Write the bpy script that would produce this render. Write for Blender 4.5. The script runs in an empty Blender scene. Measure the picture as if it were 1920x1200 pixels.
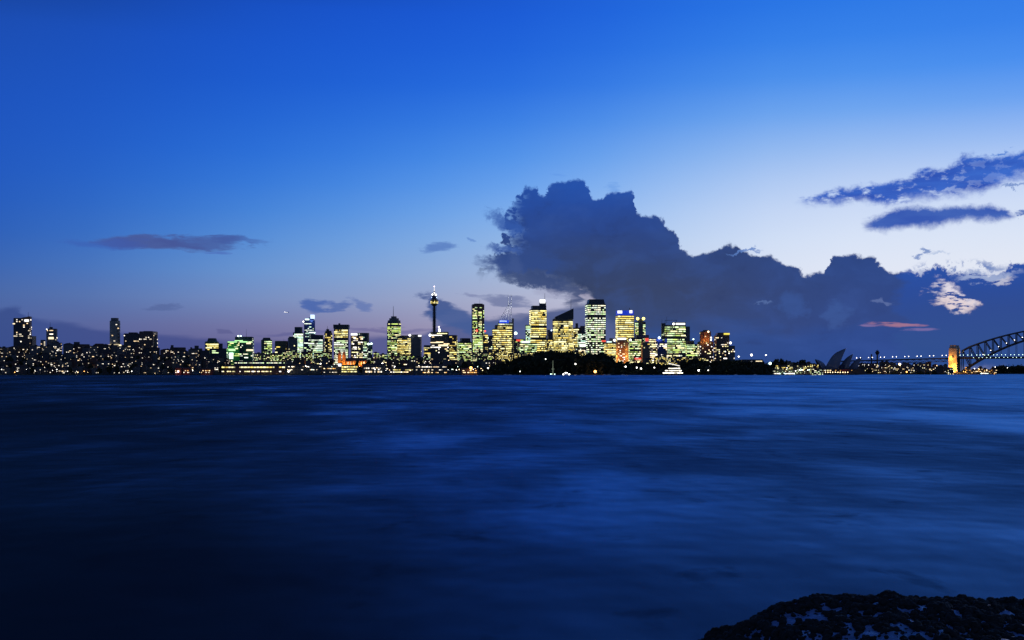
import bpy, math, random
from mathutils import Vector, noise
R = random.Random(7)
F = 2100.0; HY = 699.0; CZ = 5.0          # focal length in photo pixels, horizon row, eye height
def PX(px, D): return (px-960)/F*D
def ZY(y, D): return CZ+(HY-y)/F*D
S = bpy.context.scene; COL = S.collection

# ---------------------------------------------------------------- camera
cam = bpy.data.cameras.new('camera'); co = bpy.data.objects.new('camera', cam); COL.objects.link(co)
co.location = (0, 0, CZ); co.rotation_euler = (math.pi/2, 0, 0)
cam.sensor_width = 36; cam.lens = 36*F/1920; cam.shift_y = (HY-600)/1920
cam.clip_end = 90000; cam.clip_start = .1
S.camera = co
S.view_settings.view_transform = 'Standard'; S.view_settings.look = 'None'
S.cycles.use_denoising = True
S.cycles.sample_clamp_indirect = 1.5
S.cycles.max_bounces = 4; S.cycles.diffuse_bounces = 2; S.cycles.glossy_bounces = 2

def lin(c):
    return tuple(((v/255)/12.92 if v/255 <= .04045 else ((v/255+.055)/1.055)**2.4) for v in c)

# ---------------------------------------------------------------- node helpers
class NT:
    def __init__(s, tree): s.t = tree; s.n = tree.nodes; s.l = tree.links
    def new(s, ty, **kw):
        n = s.n.new(ty)
        for k, v in kw.items(): setattr(n, k, v)
        return n
    def put(s, sock, v):
        if isinstance(v, bpy.types.NodeSocket): s.l.new(v, sock)
        else: sock.default_value = v
    def m(s, op, a, b=None, c=None, clamp=False):
        n = s.new('ShaderNodeMath', operation=op); n.use_clamp = clamp
        s.put(n.inputs[0], a)
        if b is not None: s.put(n.inputs[1], b)
        if c is not None: s.put(n.inputs[2], c)
        return n.outputs[0]
    def add(s, a, b): return s.m('ADD', a, b)
    def sub(s, a, b): return s.m('SUBTRACT', a, b)
    def mul(s, a, b): return s.m('MULTIPLY', a, b)
    def step(s, x, lo, hi, a=0., b=1.):          # smooth step from a to b as x runs lo..hi
        n = s.new('ShaderNodeMapRange', interpolation_type='SMOOTHSTEP')
        s.put(n.inputs[0], x); s.put(n.inputs[1], lo); s.put(n.inputs[2], hi); s.put(n.inputs[3], a); s.put(n.inputs[4], b)
        return n.outputs[0]
    def mix(s, f, a, b):
        n = s.new('ShaderNodeMix', data_type='RGBA')
        s.put(n.inputs[0], f); s.put(n.inputs[6], a); s.put(n.inputs[7], b)
        return n.outputs[2]
    def xyz(s, x, y, z=0.):
        n = s.new('ShaderNodeCombineXYZ'); s.put(n.inputs[0], x); s.put(n.inputs[1], y); s.put(n.inputs[2], z); return n.outputs[0]
    def noise(s, v, scale=1., detail=4., rough=.55, dist=0.):
        n = s.new('ShaderNodeTexNoise'); s.put(n.inputs['Vector'], v)
        n.inputs['Scale'].default_value = scale; n.inputs['Detail'].default_value = detail
        n.inputs['Roughness'].default_value = rough; n.inputs['Distortion'].default_value = dist
        return n.outputs['Fac']
    def curve(s, x, pts):                         # pts in 0..1
        n = s.new('ShaderNodeFloatCurve'); cm = n.mapping; c = cm.curves[0]
        while len(c.points) > 2: c.points.remove(c.points[1])
        c.points[0].location = pts[0]; c.points[-1].location = pts[-1]
        for p in pts[1:-1]: c.points.new(*p)
        for p in c.points: p.handle_type = 'AUTO_CLAMPED'
        cm.update(); s.put(n.inputs['Value'], x); return n.outputs[0]
    def ramp(s, x, stops):
        n = s.new('ShaderNodeValToRGB'); e = n.color_ramp.elements
        stops = sorted(stops, key=lambda q: q[0])
        e[0].position = stops[0][0]; e[0].color = (*stops[0][1], 1)
        e[1].position = stops[-1][0]; e[1].color = (*stops[-1][1], 1)
        for p, c in stops[1:-1]:
            q = e.new(p); q.color = (*c, 1)
        s.put(n.inputs[0], x); return n.outputs[0]

# ---------------------------------------------------------------- sky (world), laid out by compass direction and elevation
def AZ(px): return math.atan((px-960)/F)
def EL(px, y): return math.atan((HY-y)/F*math.cos(AZ(px)))
W = bpy.data.worlds.new('World'); S.world = W; W.use_nodes = True
w = NT(W.node_tree); w.n.clear()
sep = w.new('ShaderNodeSeparateXYZ'); tc = w.new('ShaderNodeTexCoord'); w.l.new(tc.outputs['Generated'], sep.inputs[0])
az = w.m('ARCTAN2', sep.outputs[0], sep.outputs[1]); el = w.m('ARCSINE', sep.outputs[2])
EM = .75
cols = {   # photo column -> colours by row, then above the frame
 0:   [(640,(76,90,148)),(600,(84,102,158)),(550,(74,106,168)),(500,(60,104,180)),(430,(42,96,186)),(330,(32,90,192)),(200,(26,84,192)),(60,(24,78,182)),(0,(24,74,176))],
 480: [(650,(100,96,144)),(620,(118,114,158)),(580,(122,136,184)),(530,(112,150,204)),(470,(94,146,214)),(390,(66,130,216)),(300,(42,112,216)),(150,(24,90,206)),(0,(20,80,198))],
 960: [(690,(150,140,170)),(620,(166,158,186)),(570,(174,176,202)),(510,(162,184,220)),(440,(142,182,232)),(370,(112,166,236)),(280,(74,142,232)),(150,(34,106,222)),(0,(22,88,212))],
 1440:[(690,(190,190,215)),(560,(224,226,240)),(470,(212,225,246)),(380,(190,210,244)),(300,(156,190,240)),(220,(108,164,238)),(120,(60,134,234)),(0,(36,114,228))],
 1920:[(690,(200,190,205)),(560,(230,228,238)),(470,(224,232,246)),(370,(206,220,246)),(290,(178,202,244)),(220,(130,174,240)),(130,(76,146,240)),(0,(46,122,232))]}
high = {0:[(.355,(6,36,84)),(.40,(1,22,52)),(.62,(1,19,46)),(1.4,(2,7,22))], 480:[(.36,(8,46,114)),(.42,(2,30,74)),(.62,(3,22,54)),(1.4,(3,9,26))],  # unseen upper sky, shaded from left to right for the water to reflect
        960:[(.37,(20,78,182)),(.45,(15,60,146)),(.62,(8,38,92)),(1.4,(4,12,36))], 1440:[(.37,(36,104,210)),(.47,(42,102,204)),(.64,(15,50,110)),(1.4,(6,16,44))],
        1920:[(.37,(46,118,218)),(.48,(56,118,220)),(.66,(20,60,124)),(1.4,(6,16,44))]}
eln = w.m('DIVIDE', el, 1.5)
def colat(px, e):
    st = sorted([(max(0, EL(px, y)), c) for y, c in cols[px]]+high[px])
    if e <= st[0][0]: return st[0][1]
    for (a, p), (b_, q) in zip(st, st[1:]):
        if e <= b_: f = (e-a)/(b_-a); return tuple(p[k]+(q[k]-p[k])*f for k in range(3))
    return st[-1][1]
els = [0,.02,.04,.065,.09,.115,.14,.165,.19,.22,.25,.28,.31,.345,.38,.415,.45,.53,.62,.9,1.4]
P5 = [0,480,960,1440,1920]
def stn(px, e):                                  # smooth interpolation across the columns
    i = min(3, int(px//480)); f = px/480-i
    p = [colat(P5[max(0, min(4, i+k))], e) for k in (-1,0,1,2)]
    return tuple(max(1, min(250, .5*(2*p[1][k]+(p[2][k]-p[0][k])*f+(2*p[0][k]-5*p[1][k]+4*p[2][k]-p[3][k])*f*f+(3*p[1][k]-p[0][k]-3*p[2][k]+p[3][k])*f**3))) for k in range(3))
sky = None; prev = None
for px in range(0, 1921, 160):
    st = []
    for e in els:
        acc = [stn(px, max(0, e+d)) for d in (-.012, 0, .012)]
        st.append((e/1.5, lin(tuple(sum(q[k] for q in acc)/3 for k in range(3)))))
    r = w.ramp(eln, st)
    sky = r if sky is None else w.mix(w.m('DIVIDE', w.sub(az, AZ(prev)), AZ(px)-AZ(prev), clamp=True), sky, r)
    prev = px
absaz = w.m('ABSOLUTE', az)                      # unseen sky behind, raised to a dim blue to fill the facing walls
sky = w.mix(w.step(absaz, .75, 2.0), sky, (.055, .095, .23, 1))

def seedvec(sx, sy, sd): return w.xyz(w.mul(az, sx), w.mul(el, sy), sd)
def fb(sx, sy, sd, detail=6, rough=.6): return w.sub(w.noise(seedvec(sx, sy, sd), 1, detail, rough), .5)
n1a = fb(60, 60, 1.3, 6, .68); n1b = fb(60, 60, 7.7, 6, .68)
n2a = fb(28, 75, 3.1, 7, .65); n2b = fb(20, 90, 9.2, 7, .6)
n3 = fb(9, 30, 5.5, 5, .55)
u = w.add(az, w.mul(n1a, .034)); v = w.add(el, w.mul(n1b, .030))
us = w.add(az, w.mul(n2a, .060)); vs = w.add(el, w.mul(n2b, .022))
def band(top, bot, uu, vv, st=.0022, sb=.008, ext=.004):
    lo, hi = AZ(min(top[0][0], bot[0][0])), AZ(max(top[-1][0], bot[-1][0]))
    x = w.m('DIVIDE', w.sub(uu, lo), hi-lo)
    K = 5.
    ct = w.m('DIVIDE', w.curve(x, [((AZ(a)-lo)/(hi-lo), EL(a, b)*K) for a, b in top]), K)
    cb = w.m('DIVIDE', w.curve(x, [((AZ(a)-lo)/(hi-lo), EL(a, b)*K) for a, b in bot]), K)
    m = w.mul(w.step(w.sub(ct, vv), -st, st), w.step(w.sub(vv, cb), -sb, sb))
    return w.mul(m, w.mul(w.step(uu, lo-ext, lo+ext), w.step(uu, hi-ext, hi+ext, 1., 0.)))
def puff(px, y, rx, ry, uu, vv, soft=.5, lift=0.):
    soft = min(1., soft+.2)
    a0, e0 = AZ(px), EL(px, y)
    dx = w.m('DIVIDE', w.sub(uu, a0), rx/F); dy = w.m('DIVIDE', w.sub(w.sub(vv, w.mul(w.sub(az, a0), lift)), e0), ry/F)
    d = w.add(w.mul(dx, dx), w.mul(dy, dy))
    return w.step(d, 1+soft, max(0, 1-soft), 0., 1.)
def over(mask, col, a=1.):
    global sky
    sky = w.mix(w.mul(mask, a) if a != 1. else mask, sky, col if isinstance(col, bpy.types.NodeSocket) else (*lin(col), 1))
# low bank of cloud along the horizon
azn = w.m('ADD', az, .5)
def azramp(st): return w.ramp(azn, [(AZ(p)+.5, lin(c)) for p, c in st])
bankcol = azramp([(0,(52,76,138)),(300,(64,78,138)),(480,(72,78,136)),(700,(78,86,142)),(860,(72,88,142)),(1100,(52,76,130)),(1400,(46,80,142)),(1700,(42,80,146)),(1900,(38,78,148))])
over(band([(-60,590),(0,580),(28,574),(50,588),(85,602),(130,608),(200,620),(300,628),(420,640),(600,642),(700,632),(780,630),(850,604),(905,600),(960,604),(1000,588),(1060,578),(1120,570),(1300,585),(1700,600),(2000,560)],
          [(-60,760),(2000,760)], w.add(az, w.mul(n2a,.03)), w.add(el, w.mul(n2b, .008)), .003, .02), bankcol, .88)
# small dark clouds on the left and in the middle
for a in [(285,454,80,11,.5,.0,(70,84,146),.85),(370,453,80,8,.5,.0,(66,84,150),.75),(445,451,50,5,.8,-.03,(62,86,158),.7),(200,456,60,8,.8,0,(56,88,174),.5),(395,468,26,4,.8,0,(72,100,180),.6),(295,575,28,5,.6,.0,(84,104,158),.8),
          (820,464,32,8,.6,0,(88,126,194),.9),(879,449,7,5,.6,0,(100,140,206),.8),(590,574,26,7,.6,-.1,(68,100,172),.9),(612,579,32,4,.6,.1,(72,102,170),.8),
          (672,571,22,7,.6,-.3,(94,118,178),.8),(812,572,27,19,.4,-.2,(64,88,146),.95),(850,598,50,20,.4,-.3,(66,92,150),.95),(900,612,60,14,.5,0,(66,92,150),.9),
          (960,566,40,7,.7,-.1,(104,116,160),.8),(895,556,22,4,.7,-.1,(120,130,172),.7),(560,625,60,5,.7,0,(96,98,150),.8),(720,618,90,5,.8,0,(108,106,154),.8),(420,620,14,6,.6,0,(84,88,140),.6),
          (1155,349,18,7,.7,0,(110,160,230),.7),(1040,330,16,4,.7,0,(96,150,230),.5),(985,606,60,16,.5,0,(76,92,140),.8)]:
    over(puff(a[0], a[1], a[2], a[3], us, vs, a[4], a[5]), a[6], a[7])
# the big cumulus bank
mainc = w.ramp(w.mul(w.add(el, w.add(w.mul(n3, .05), w.mul(n1a, .012))), 4.), [(EL(1150,y)*4, lin(c)) for y, c in [(628,(44,76,136)),(600,(50,70,114)),(560,(50,66,104)),(500,(46,66,112)),(440,(40,68,132)),(390,(34,72,152)),(340,(32,80,170))]])
blue = (*lin((34,72,148)), 1)
mainc = w.mix(w.mul(w.step(az, AZ(1150), AZ(1700)), .6), mainc, blue)
bil = w.noise(seedvec(22, 34, 41.), 1, 5, .58, .4)
mainc = w.mix(w.step(bil, .46, .66, 0., .2), mainc, (*lin((56,92,168)), 1))
mainc = w.mix(w.step(bil, .30, .46, .30, 0.), mainc, (*lin((32,50,96)), 1))
mb = band([(905,500),(930,470),(945,410),(960,385),(975,362),(985,352),(1006,352),(1018,368),(1030,346),(1055,338),(1088,334),(1106,354),(1122,372),(1135,362),(1180,358),(1190,366),(1196,398),(1232,408),(1262,436),(1300,476),(1330,474),(1370,458),(1396,470),(1450,486),(1490,498),(1510,514),(1548,512),(1553,482),(1600,479),(1640,486),(1662,505),(1700,516),(1735,526),(1760,560),(1775,600)],
          [(905,512),(930,492),(950,500),(962,480),(975,494),(985,512),(1000,524),(1030,530),(1060,540),(1090,552),(1130,590),(1180,640),(1260,700),(1775,700)], w.add(az, w.mul(n1a,.024)), w.add(el, w.mul(n1b,.017)), .0017, .010, .006)
fr = w.step(w.noise(seedvec(75, 110, 21.), 1, 6, .62), .44, .53)
mb = w.mul(mb, w.m('MAXIMUM', fr, w.step(w.add(az, w.mul(n2a, .05)), AZ(925), AZ(985))))
over(mb, mainc)
over(puff(952,418,30,14,u,v,.9,-.5), (46,86,166), .9)
over(puff(945,464,34,9,us,v,.8), (58,92,164), .9)
over(puff(985,494,75,20,us,v,.4), (44,72,134), .95)
over(puff(1010,528,70,14,us,v,.6,-.2), (48,70,120), .95)
over(puff(1085,556,20,18,us,vs,.9), (54,72,118), .9)
# light gaps under its left edge
over(puff(1040,552,42,7,us,vs,.8,-.1), (158,162,192), .6)
over(puff(1108,560,14,8,us,vs,.9,-.6), (176,172,196), .7)
# faint lighter veils inside the bank
over(puff(1435,564,10,4,us,v,.9), (96,124,180), .5); over(puff(1487,575,22,22,u,v,1.), (54,90,160), .5)
over(puff(1665,568,12,5,us,v,.9), (104,124,176), .55); over(puff(1570,590,20,18,us,v,.95), (56,90,156), .6)
# right-hand bank, with a bright ragged hole
rb = band([(1690,512),(1740,508),(1800,514),(1862,508),(1880,500),(1905,498),(1990,484)], [(1690,700),(1990,700)], us, v, .002, .01, .008)
right = w.ramp(w.mul(w.add(el, w.mul(n3, .03)), 4.), [(EL(1850,y)*4, lin(c)) for y, c in [(640,(40,78,144)),(580,(38,74,146)),(540,(34,74,154)),(500,(32,78,166))]])
over(rb, right)
ragged = w.step(w.noise(seedvec(80, 260, 4.4), 1, 6, .62), .40, .50, 0., 1.)
over(w.mul(puff(1782,558,28,24,us,v,.5,-.5), ragged), (222,216,228))
over(w.mul(puff(1786,570,30,14,us,v,.7,-.3), ragged), (226,206,206), .7)
over(w.mul(puff(1850,519,48,9,us,v,.8), ragged), (190,204,232), .6)
over(w.mul(puff(1885,527,16,6,us,v,.8), ragged), (196,196,214), .8)
over(w.mul(puff(1790,498,70,10,us,v,.7), w.step(n1b, -.04, .06)), (74,112,182), .9)
# two long clouds on the right
up = band([(1500,376),(1545,356),(1600,352),(1650,344),(1700,336),(1740,320),(1790,306),(1822,293),(1860,300),(1900,290),(2000,276)],
          [(1500,380),(1545,380),(1620,378),(1660,386),(1700,376),(1760,370),(1810,364),(1860,352),(1900,336),(2000,300)], us, w.add(el, w.mul(n1b,.018)), .003, .006, .01)
holes = w.step(w.noise(seedvec(70, 130, 12.), 1, 6, .6), .30, .50)
over(w.mul(up, w.m('MAXIMUM', holes, w.step(az, AZ(1660), AZ(1850), 0., .85))), w.ramp(w.add(.5, w.mul(n2b, 1.6)), [(.2, lin((22,70,176))), (.8, lin((46,102,204)))]), .97)
lo_ = band([(1622,412),(1660,402),(1700,390),(1725,388),(1760,392),(1830,388),(1880,390),(1903,404)],
           [(1622,430),(1660,430),(1700,426),(1760,420),(1830,412),(1880,410),(1903,406)], w.add(az, w.mul(n2a,.03)), w.add(el, w.mul(n1b,.014)), .003, .004, .006)
over(lo_, w.ramp(w.add(.5, w.mul(n2b, 1.6)), [(.2, lin((30,76,174))), (.8, lin((52,94,182)))]), .97)
for a in [(1875,289,16,3,(72,124,210)),(1910,346,18,3,(110,140,200)),(1725,478,8,4,(112,140,196)),(1764,474,20,3,(180,196,226)),(1916,405,10,6,(60,100,180)),(1400,468,26,3,(90,128,196))]:
    over(puff(a[0], a[1], a[2], a[3], us, v, .8, .15), a[4], .9)
# afterglow caught by one low cloud
pk = w.step(w.noise(seedvec(40, 260, 31.), 1, 5, .6), .36, .54)
over(w.mul(puff(1680,609,38,3.6,us,w.add(el, w.mul(n2b,.010)),.8,-.03), pk), (190,130,146), .65)
over(puff(1632,612,18,2.,us,w.add(el, w.mul(n2b,.006)),.9,0), (150,122,170), .6)
over(puff(1728,618,26,2.,us,w.add(el, w.mul(n2b,.006)),.9,-.02), (140,118,172), .6)
nis = w.new('ShaderNodeTexSky', sky_type='NISHITA'); nis.sun_disc = False
nis.sun_elevation = math.radians(-2.); nis.sun_rotation = math.radians(22)
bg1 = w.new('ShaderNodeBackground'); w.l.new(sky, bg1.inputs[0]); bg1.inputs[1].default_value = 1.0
bg2 = w.new('ShaderNodeBackground'); w.l.new(nis.outputs[0], bg2.inputs[0]); bg2.inputs[1].default_value = .01
ad = w.new('ShaderNodeAddShader'); w.l.new(bg1.outputs[0], ad.inputs[0]); w.l.new(bg2.outputs[0], ad.inputs[1])
wo = w.new('ShaderNodeOutputWorld'); w.l.new(ad.outputs[0], wo.inputs[0])
W.cycles.sampling_method = 'MANUAL'; W.cycles.sample_map_resolution = 512
sl = bpy.data.lights.new('sun', 'SUN'); sl.energy = .02; sl.angle = math.radians(12); sl.color = (1, .72, .55)
so = bpy.data.objects.new('sun', sl); COL.objects.link(so); so.rotation_euler = (math.radians(86), 0, math.radians(180-22))

# ---------------------------------------------------------------- materials
MATS = {}
def surf(name, col, rough=.8, **kw):
    if name in MATS: return MATS[name]
    m = bpy.data.materials.new(name); m.use_nodes = True; t = NT(m.node_tree)
    b = t.n['Principled BSDF']; b.inputs['Roughness'].default_value = rough
    tcn = t.new('ShaderNodeTexCoord')
    sc = kw.get('scale', .15)
    nz = t.noise(tcn.outputs['Object'], sc, 5, .6)
    c = t.mix(nz, (*[x*.55 for x in col], 1), (*[min(1, x*1.45) for x in col], 1))
    t.l.new(c, b.inputs['Base Color'])
    if kw.get('metal'): b.inputs['Metallic'].default_value = kw['metal']
    if kw.get('bump'):
        bp = t.new('ShaderNodeBump'); bp.inputs['Distance'].default_value = kw['bump']; t.l.new(nz, bp.inputs['Height']); t.l.new(bp.outputs[0], b.inputs['Normal'])
    MATS[name] = m; return m
def facade(name, wall, glass, fh=3.8, cw=3.2, gap=.28):
    """masonry or metal bands around rows of dark panes, in the building's own metres"""
    if name in MATS: return MATS[name]
    m = bpy.data.materials.new(name); m.use_nodes = True; t = NT(m.node_tree)
    b = t.n['Principled BSDF']
    tcn = t.new('ShaderNodeTexCoord'); sp = t.new('ShaderNodeSeparateXYZ'); t.l.new(tcn.outputs['Object'], sp.inputs[0])
    vec = t.xyz(t.add(sp.outputs[0], t.mul(sp.outputs[1], .8)), sp.outputs[2], 0.)
    br = t.new('ShaderNodeTexBrick'); br.offset = 0; t.l.new(vec, br.inputs['Vector'])
    br.inputs['Scale'].default_value = 1; br.inputs['Brick Width'].default_value = cw; br.inputs['Row Height'].default_value = fh
    br.inputs['Mortar Size'].default_value = gap*2; br.inputs['Mortar Smooth'].default_value = .1
    br.inputs['Color1'].default_value = (*glass, 1); br.inputs['Color2'].default_value = (*[x*2.2 for x in glass], 1); br.inputs['Mortar'].default_value = (*wall, 1)
    nz = t.noise(tcn.outputs['Object'], .05, 4, .6)
    c = t.mix(t.mul(nz, .7), br.outputs['Color'], (*[x*.4 for x in wall], 1))
    t.l.new(c, b.inputs['Base Color'])
    t.l.new(t.step(br.outputs['Fac'], 0., 1., .25, .8), b.inputs['Roughness'])
    MATS[name] = m; return m
def glow(name, col, st):
    if name in MATS: return MATS[name]
    m = bpy.data.materials.new(name); m.use_nodes = True; t = NT(m.node_tree)
    b = t.n['Principled BSDF']; b.inputs['Base Color'].default_value = (.05, .05, .05, 1)
    b.inputs['Emission Color'].default_value = (*col, 1); b.inputs['Emission Strength'].default_value = st
    m.cycles.emission_sampling = 'NONE'
    MATS[name] = m; return m
def winmat(name, col, st):
    """a lit room behind glass: brightness varies from pane to pane"""
    if name in MATS: return MATS[name]
    m = bpy.data.materials.new(name); m.use_nodes = True; t = NT(m.node_tree)
    b = t.n['Principled BSDF']; b.inputs['Base Color'].default_value = (.03, .03, .03, 1); b.inputs['Roughness'].default_value = .2
    b.inputs['Emission Color'].default_value = (*col, 1)
    g = t.new('ShaderNodeNewGeometry')
    oi = t.new('ShaderNodeObjectInfo')
    nz = t.noise(g.outputs['Position'], .21, 3, .7)
    wn = t.add(t.mul(nz, 1.6), t.mul(oi.outputs['Random'], .6))
    t.l.new(t.mul(t.step(wn, .55, 1.5, .18, 1.7), st), b.inputs['Emission Strength'])
    m.cycles.emission_sampling = 'NONE'
    MATS[name] = m; return m
FA = {'dark': facade('dark_glass_facade', (.06,.07,.085), (.008,.012,.02)),
      'brown': facade('brown_brick_facade', (.15,.095,.07), (.012,.012,.014)),
      'grey': facade('grey_concrete_facade', (.20,.21,.21), (.015,.02,.03)),
      'pale': facade('pale_stone_facade', (.22,.21,.18), (.03,.035,.04)),
      'teal': facade('teal_glass_facade', (.03,.07,.085), (.01,.025,.035)),
      'blue': facade('blue_glass_facade', (.025,.045,.11), (.008,.015,.05)),
      'black': facade('curtain_wall_spill_tint', (.14,.14,.11), (.010,.011,.012))}  # last wall colour lifted to stand for light spilling from the windows
HM = [facade('house_render_'+n, c, (.01,.012,.016), 3.1, 3.0, .45) for n, c in
      [('cream',(.22,.19,.14)),('red_brick',(.15,.07,.05)),('grey',(.14,.14,.14)),('dark',(.06,.06,.066)),('brown',(.11,.08,.06))]]
HN = ['cream', 'red brick', 'grey', 'charcoal', 'brown']
ROOFM = surf('roof_membrane', (.03,.032,.037), .9)
TILE = surf('roof_tile', (.06,.028,.02), .85)
STEEL = surf('grey_steel', (.055,.07,.085), .5, metal=.4)
DSTEEL = surf('dark_steel', (.03,.035,.045), .6, metal=.3)
CONC = surf('concrete', (.16,.155,.145), .9)
PAL = {'yellow': [('lit_yellow',(1,.85,.28),1.25),('lit_cream',(1,.92,.45),1.3),('lit_gold',(1,.74,.16),1.0)],
       'green':  [('lit_green_white',(.74,1,.50),1.15),('lit_lime',(.70,.92,.22),.95),('lit_cream',(1,.92,.45),1.3)],
       'white':  [('lit_white',(.88,1,.80),1.15),('lit_green_white',(.74,1,.50),1.15),('lit_pale',(1,.95,.66),1.2)],
       'mint':   [('lit_mint',(.62,1,.78),1.1),('lit_white',(.88,1,.80),1.15),('lit_green_white',(.78,1,.58),1.45)],
       'warm':   [('lit_warm',(1,.74,.40),1.8),('lit_cream',(1,.90,.52),1.6),('lit_room_white',(1,.93,.82),1.9)],
       'amber':  [('lit_amber',(1,.50,.12),1.4),('lit_warm',(1,.74,.40),1.8)],
       'house':  [('lit_house_white',(1,.90,.74),1.5),('lit_house_warm',(1,.72,.40),1.3),('lit_house_dim',(1,.86,.62),.8),('lit_house_white',(1,.90,.74),1.5)]}
def pmat(pal): n, c, s = R.choice(PAL[pal]); return winmat(n, c, s)
LAMP = {k: glow('lamp_'+k, c, s) for k, c, s in [('white',(1,.96,.88),6),('warm',(1,.72,.38),6),('orange',(1,.42,.10),6),('red',(1,.06,.04),4),
        ('green',(.2,1,.35),3),('mint',(.7,1,.85),5),('blue',(.08,.2,1),3),('paleblue',(.5,.68,1),4),('yellow',(1,.85,.2),3),('pink',(1,.75,.85),4)]}
SIGN = {k: glow('sign_'+k, c, s) for k, c, s in [('white',(1,1,1),1.6),('mint',(.75,1,.9),1.6),('red',(1,.10,.06),1.0),('blue',(.02,.08,.95),.8),
        ('green',(.03,.55,.12),.6),('lime',(.5,1,.4),1.5),('yellow',(1,.85,.12),1.1),('paleblue',(.55,.72,1),1.6),('orange',(1,.32,.05),.9),('warm',(1,.82,.5),1.5),('deepblue',(.01,.03,.4),.5)]}

# ---------------------------------------------------------------- mesh builder
class MB:
    def __init__(s, o=(0,0,0)): s.v = []; s.f = []; s.mi = []; s.mats = []; s.o = Vector(o)
    def _m(s, mat):
        if mat is None: return 0
        if mat not in s.mats: s.mats.append(mat)
        return s.mats.index(mat)
    def addv(s, vs, fs, mat=None):
        b = len(s.v); s.v += [tuple(Vector(p)-s.o) for p in vs]; s.f += [tuple(b+i for i in f) for f in fs]; s.mi += [s._m(mat)]*len(fs)
    def prism(s, p0, z0, z1, p1=None, mat=None):
        p1 = p1 or p0; n = len(p0)
        z0s = z0 if isinstance(z0, (list, tuple)) else [z0]*n; z1s = z1 if isinstance(z1, (list, tuple)) else [z1]*n
        s.addv([(p[0], p[1], z) for p, z in zip(p0, z0s)]+[(p[0], p[1], z) for p, z in zip(p1, z1s)],
               [(i, (i+1) % n, n+(i+1) % n, n+i) for i in range(n)]+[tuple(range(n-1, -1, -1)), tuple(range(n, 2*n))], mat)
    def box(s, x0, x1, y0, y1, z0, z1, mat=None): s.prism([(x0,y0),(x1,y0),(x1,y1),(x0,y1)], z0, z1, None, mat)
    def obox(s, c, w, d, h, a, mat=None):
        ca, sa = math.cos(a), math.sin(a)
        s.prism([(c[0]+x*ca-y*sa, c[1]+x*sa+y*ca) for x, y in ((-w/2,-d/2),(w/2,-d/2),(w/2,d/2),(-w/2,d/2))], c[2]-h/2, c[2]+h/2, None, mat)
    def bar(s, a, b, r, n=4, r2=None, mat=None):
        a, b = Vector(a), Vector(b); d = (b-a)
        if d.length < 1e-6: return
        d.normalize(); x = d.cross((0,1,0) if abs(d.y) < .9 else (1,0,0)).normalized(); y = d.cross(x); r2 = r if r2 is None else r2
        vs = [a+(x*math.cos(q)+y*math.sin(q))*r for q in [2*math.pi*(i+.5)/n for i in range(n)]]+[b+(x*math.cos(q)+y*math.sin(q))*r2 for q in [2*math.pi*(i+.5)/n for i in range(n)]]
        s.addv(vs, [(i, (i+1) % n, n+(i+1) % n, n+i) for i in range(n)]+[tuple(range(n-1,-1,-1)), tuple(range(n, 2*n))], mat)
    def lathe(s, c, prof, n=16, mat=None):
        vs = []; fs = []
        for r, z in prof:
            for i in range(n): q = 2*math.pi*i/n; vs.append((c[0]+r*math.cos(q), c[1]+r*math.sin(q), z))
        for k in range(len(prof)-1):
            for i in range(n): j = (i+1) % n; fs.append((k*n+i, k*n+j, (k+1)*n+j, (k+1)*n+i))
        fs += [tuple(range(n-1,-1,-1)), tuple((len(prof)-1)*n+i for i in range(n))]
        s.addv(vs, fs, mat)
    def ball(s, c, r, n=8, k=5, mat=None):
        s.lathe(c, [(max(.02*r, r*math.sin(math.pi*i/k)), c[2]-r*math.cos(math.pi*i/k)) for i in range(k+1)], n, mat)
    def build(s, name, mat=None, parent=None, smooth=False):
        me = bpy.data.meshes.new(name); me.from_pydata(s.v, [], s.f)
        if s.mats:
            for m in s.mats: me.materials.append(m)
            me.polygons.foreach_set('material_index', s.mi)
        elif mat: me.materials.append(mat)
        if smooth: me.polygons.foreach_set('use_smooth', [True]*len(me.polygons))
        me.update()
        o = bpy.data.objects.new(name, me); COL.objects.link(o)
        if parent: o.parent = parent
        elif any(s.o): o.location = s.o
        return o
def tag(o, label, cat, group=None):
    o['label'] = label; o['category'] = cat
    if group: o['group'] = group
    return o
def thing(name, label, cat, loc, group=None):
    o = bpy.data.objects.new(name, None); COL.objects.link(o); o.location = loc; o.empty_display_size = 5
    return tag(o, label, cat, group)
def struct(o, kind='structure'): o['kind'] = kind; return o
UNIT = {}
def unit(name, mat):                      # unit box shared by all windows of one light
    k = (name, mat.name)
    if k not in UNIT:
        b = MB(); b.box(-.5,.5,-.5,.5,-.5,.5); o = b.build(name, mat); UNIT[k] = o.data; bpy.data.objects.remove(o)
    return UNIT[k]
def put(name, data, loc, scale=(1,1,1), rz=0, parent=None):
    o = bpy.data.objects.new(name, data); COL.objects.link(o); o.location = loc; o.scale = scale; o.rotation_euler = (0,0,rz)
    if parent: o.parent = parent
    return o
def flood(loc, col, watts, r=1.5):
    l = bpy.data.lights.new('floodlight', 'POINT'); l.energy = watts; l.color = col; l.shadow_soft_size = r
    o = bpy.data.objects.new('floodlight', l); COL.objects.link(o); o.location = loc; return o

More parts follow.
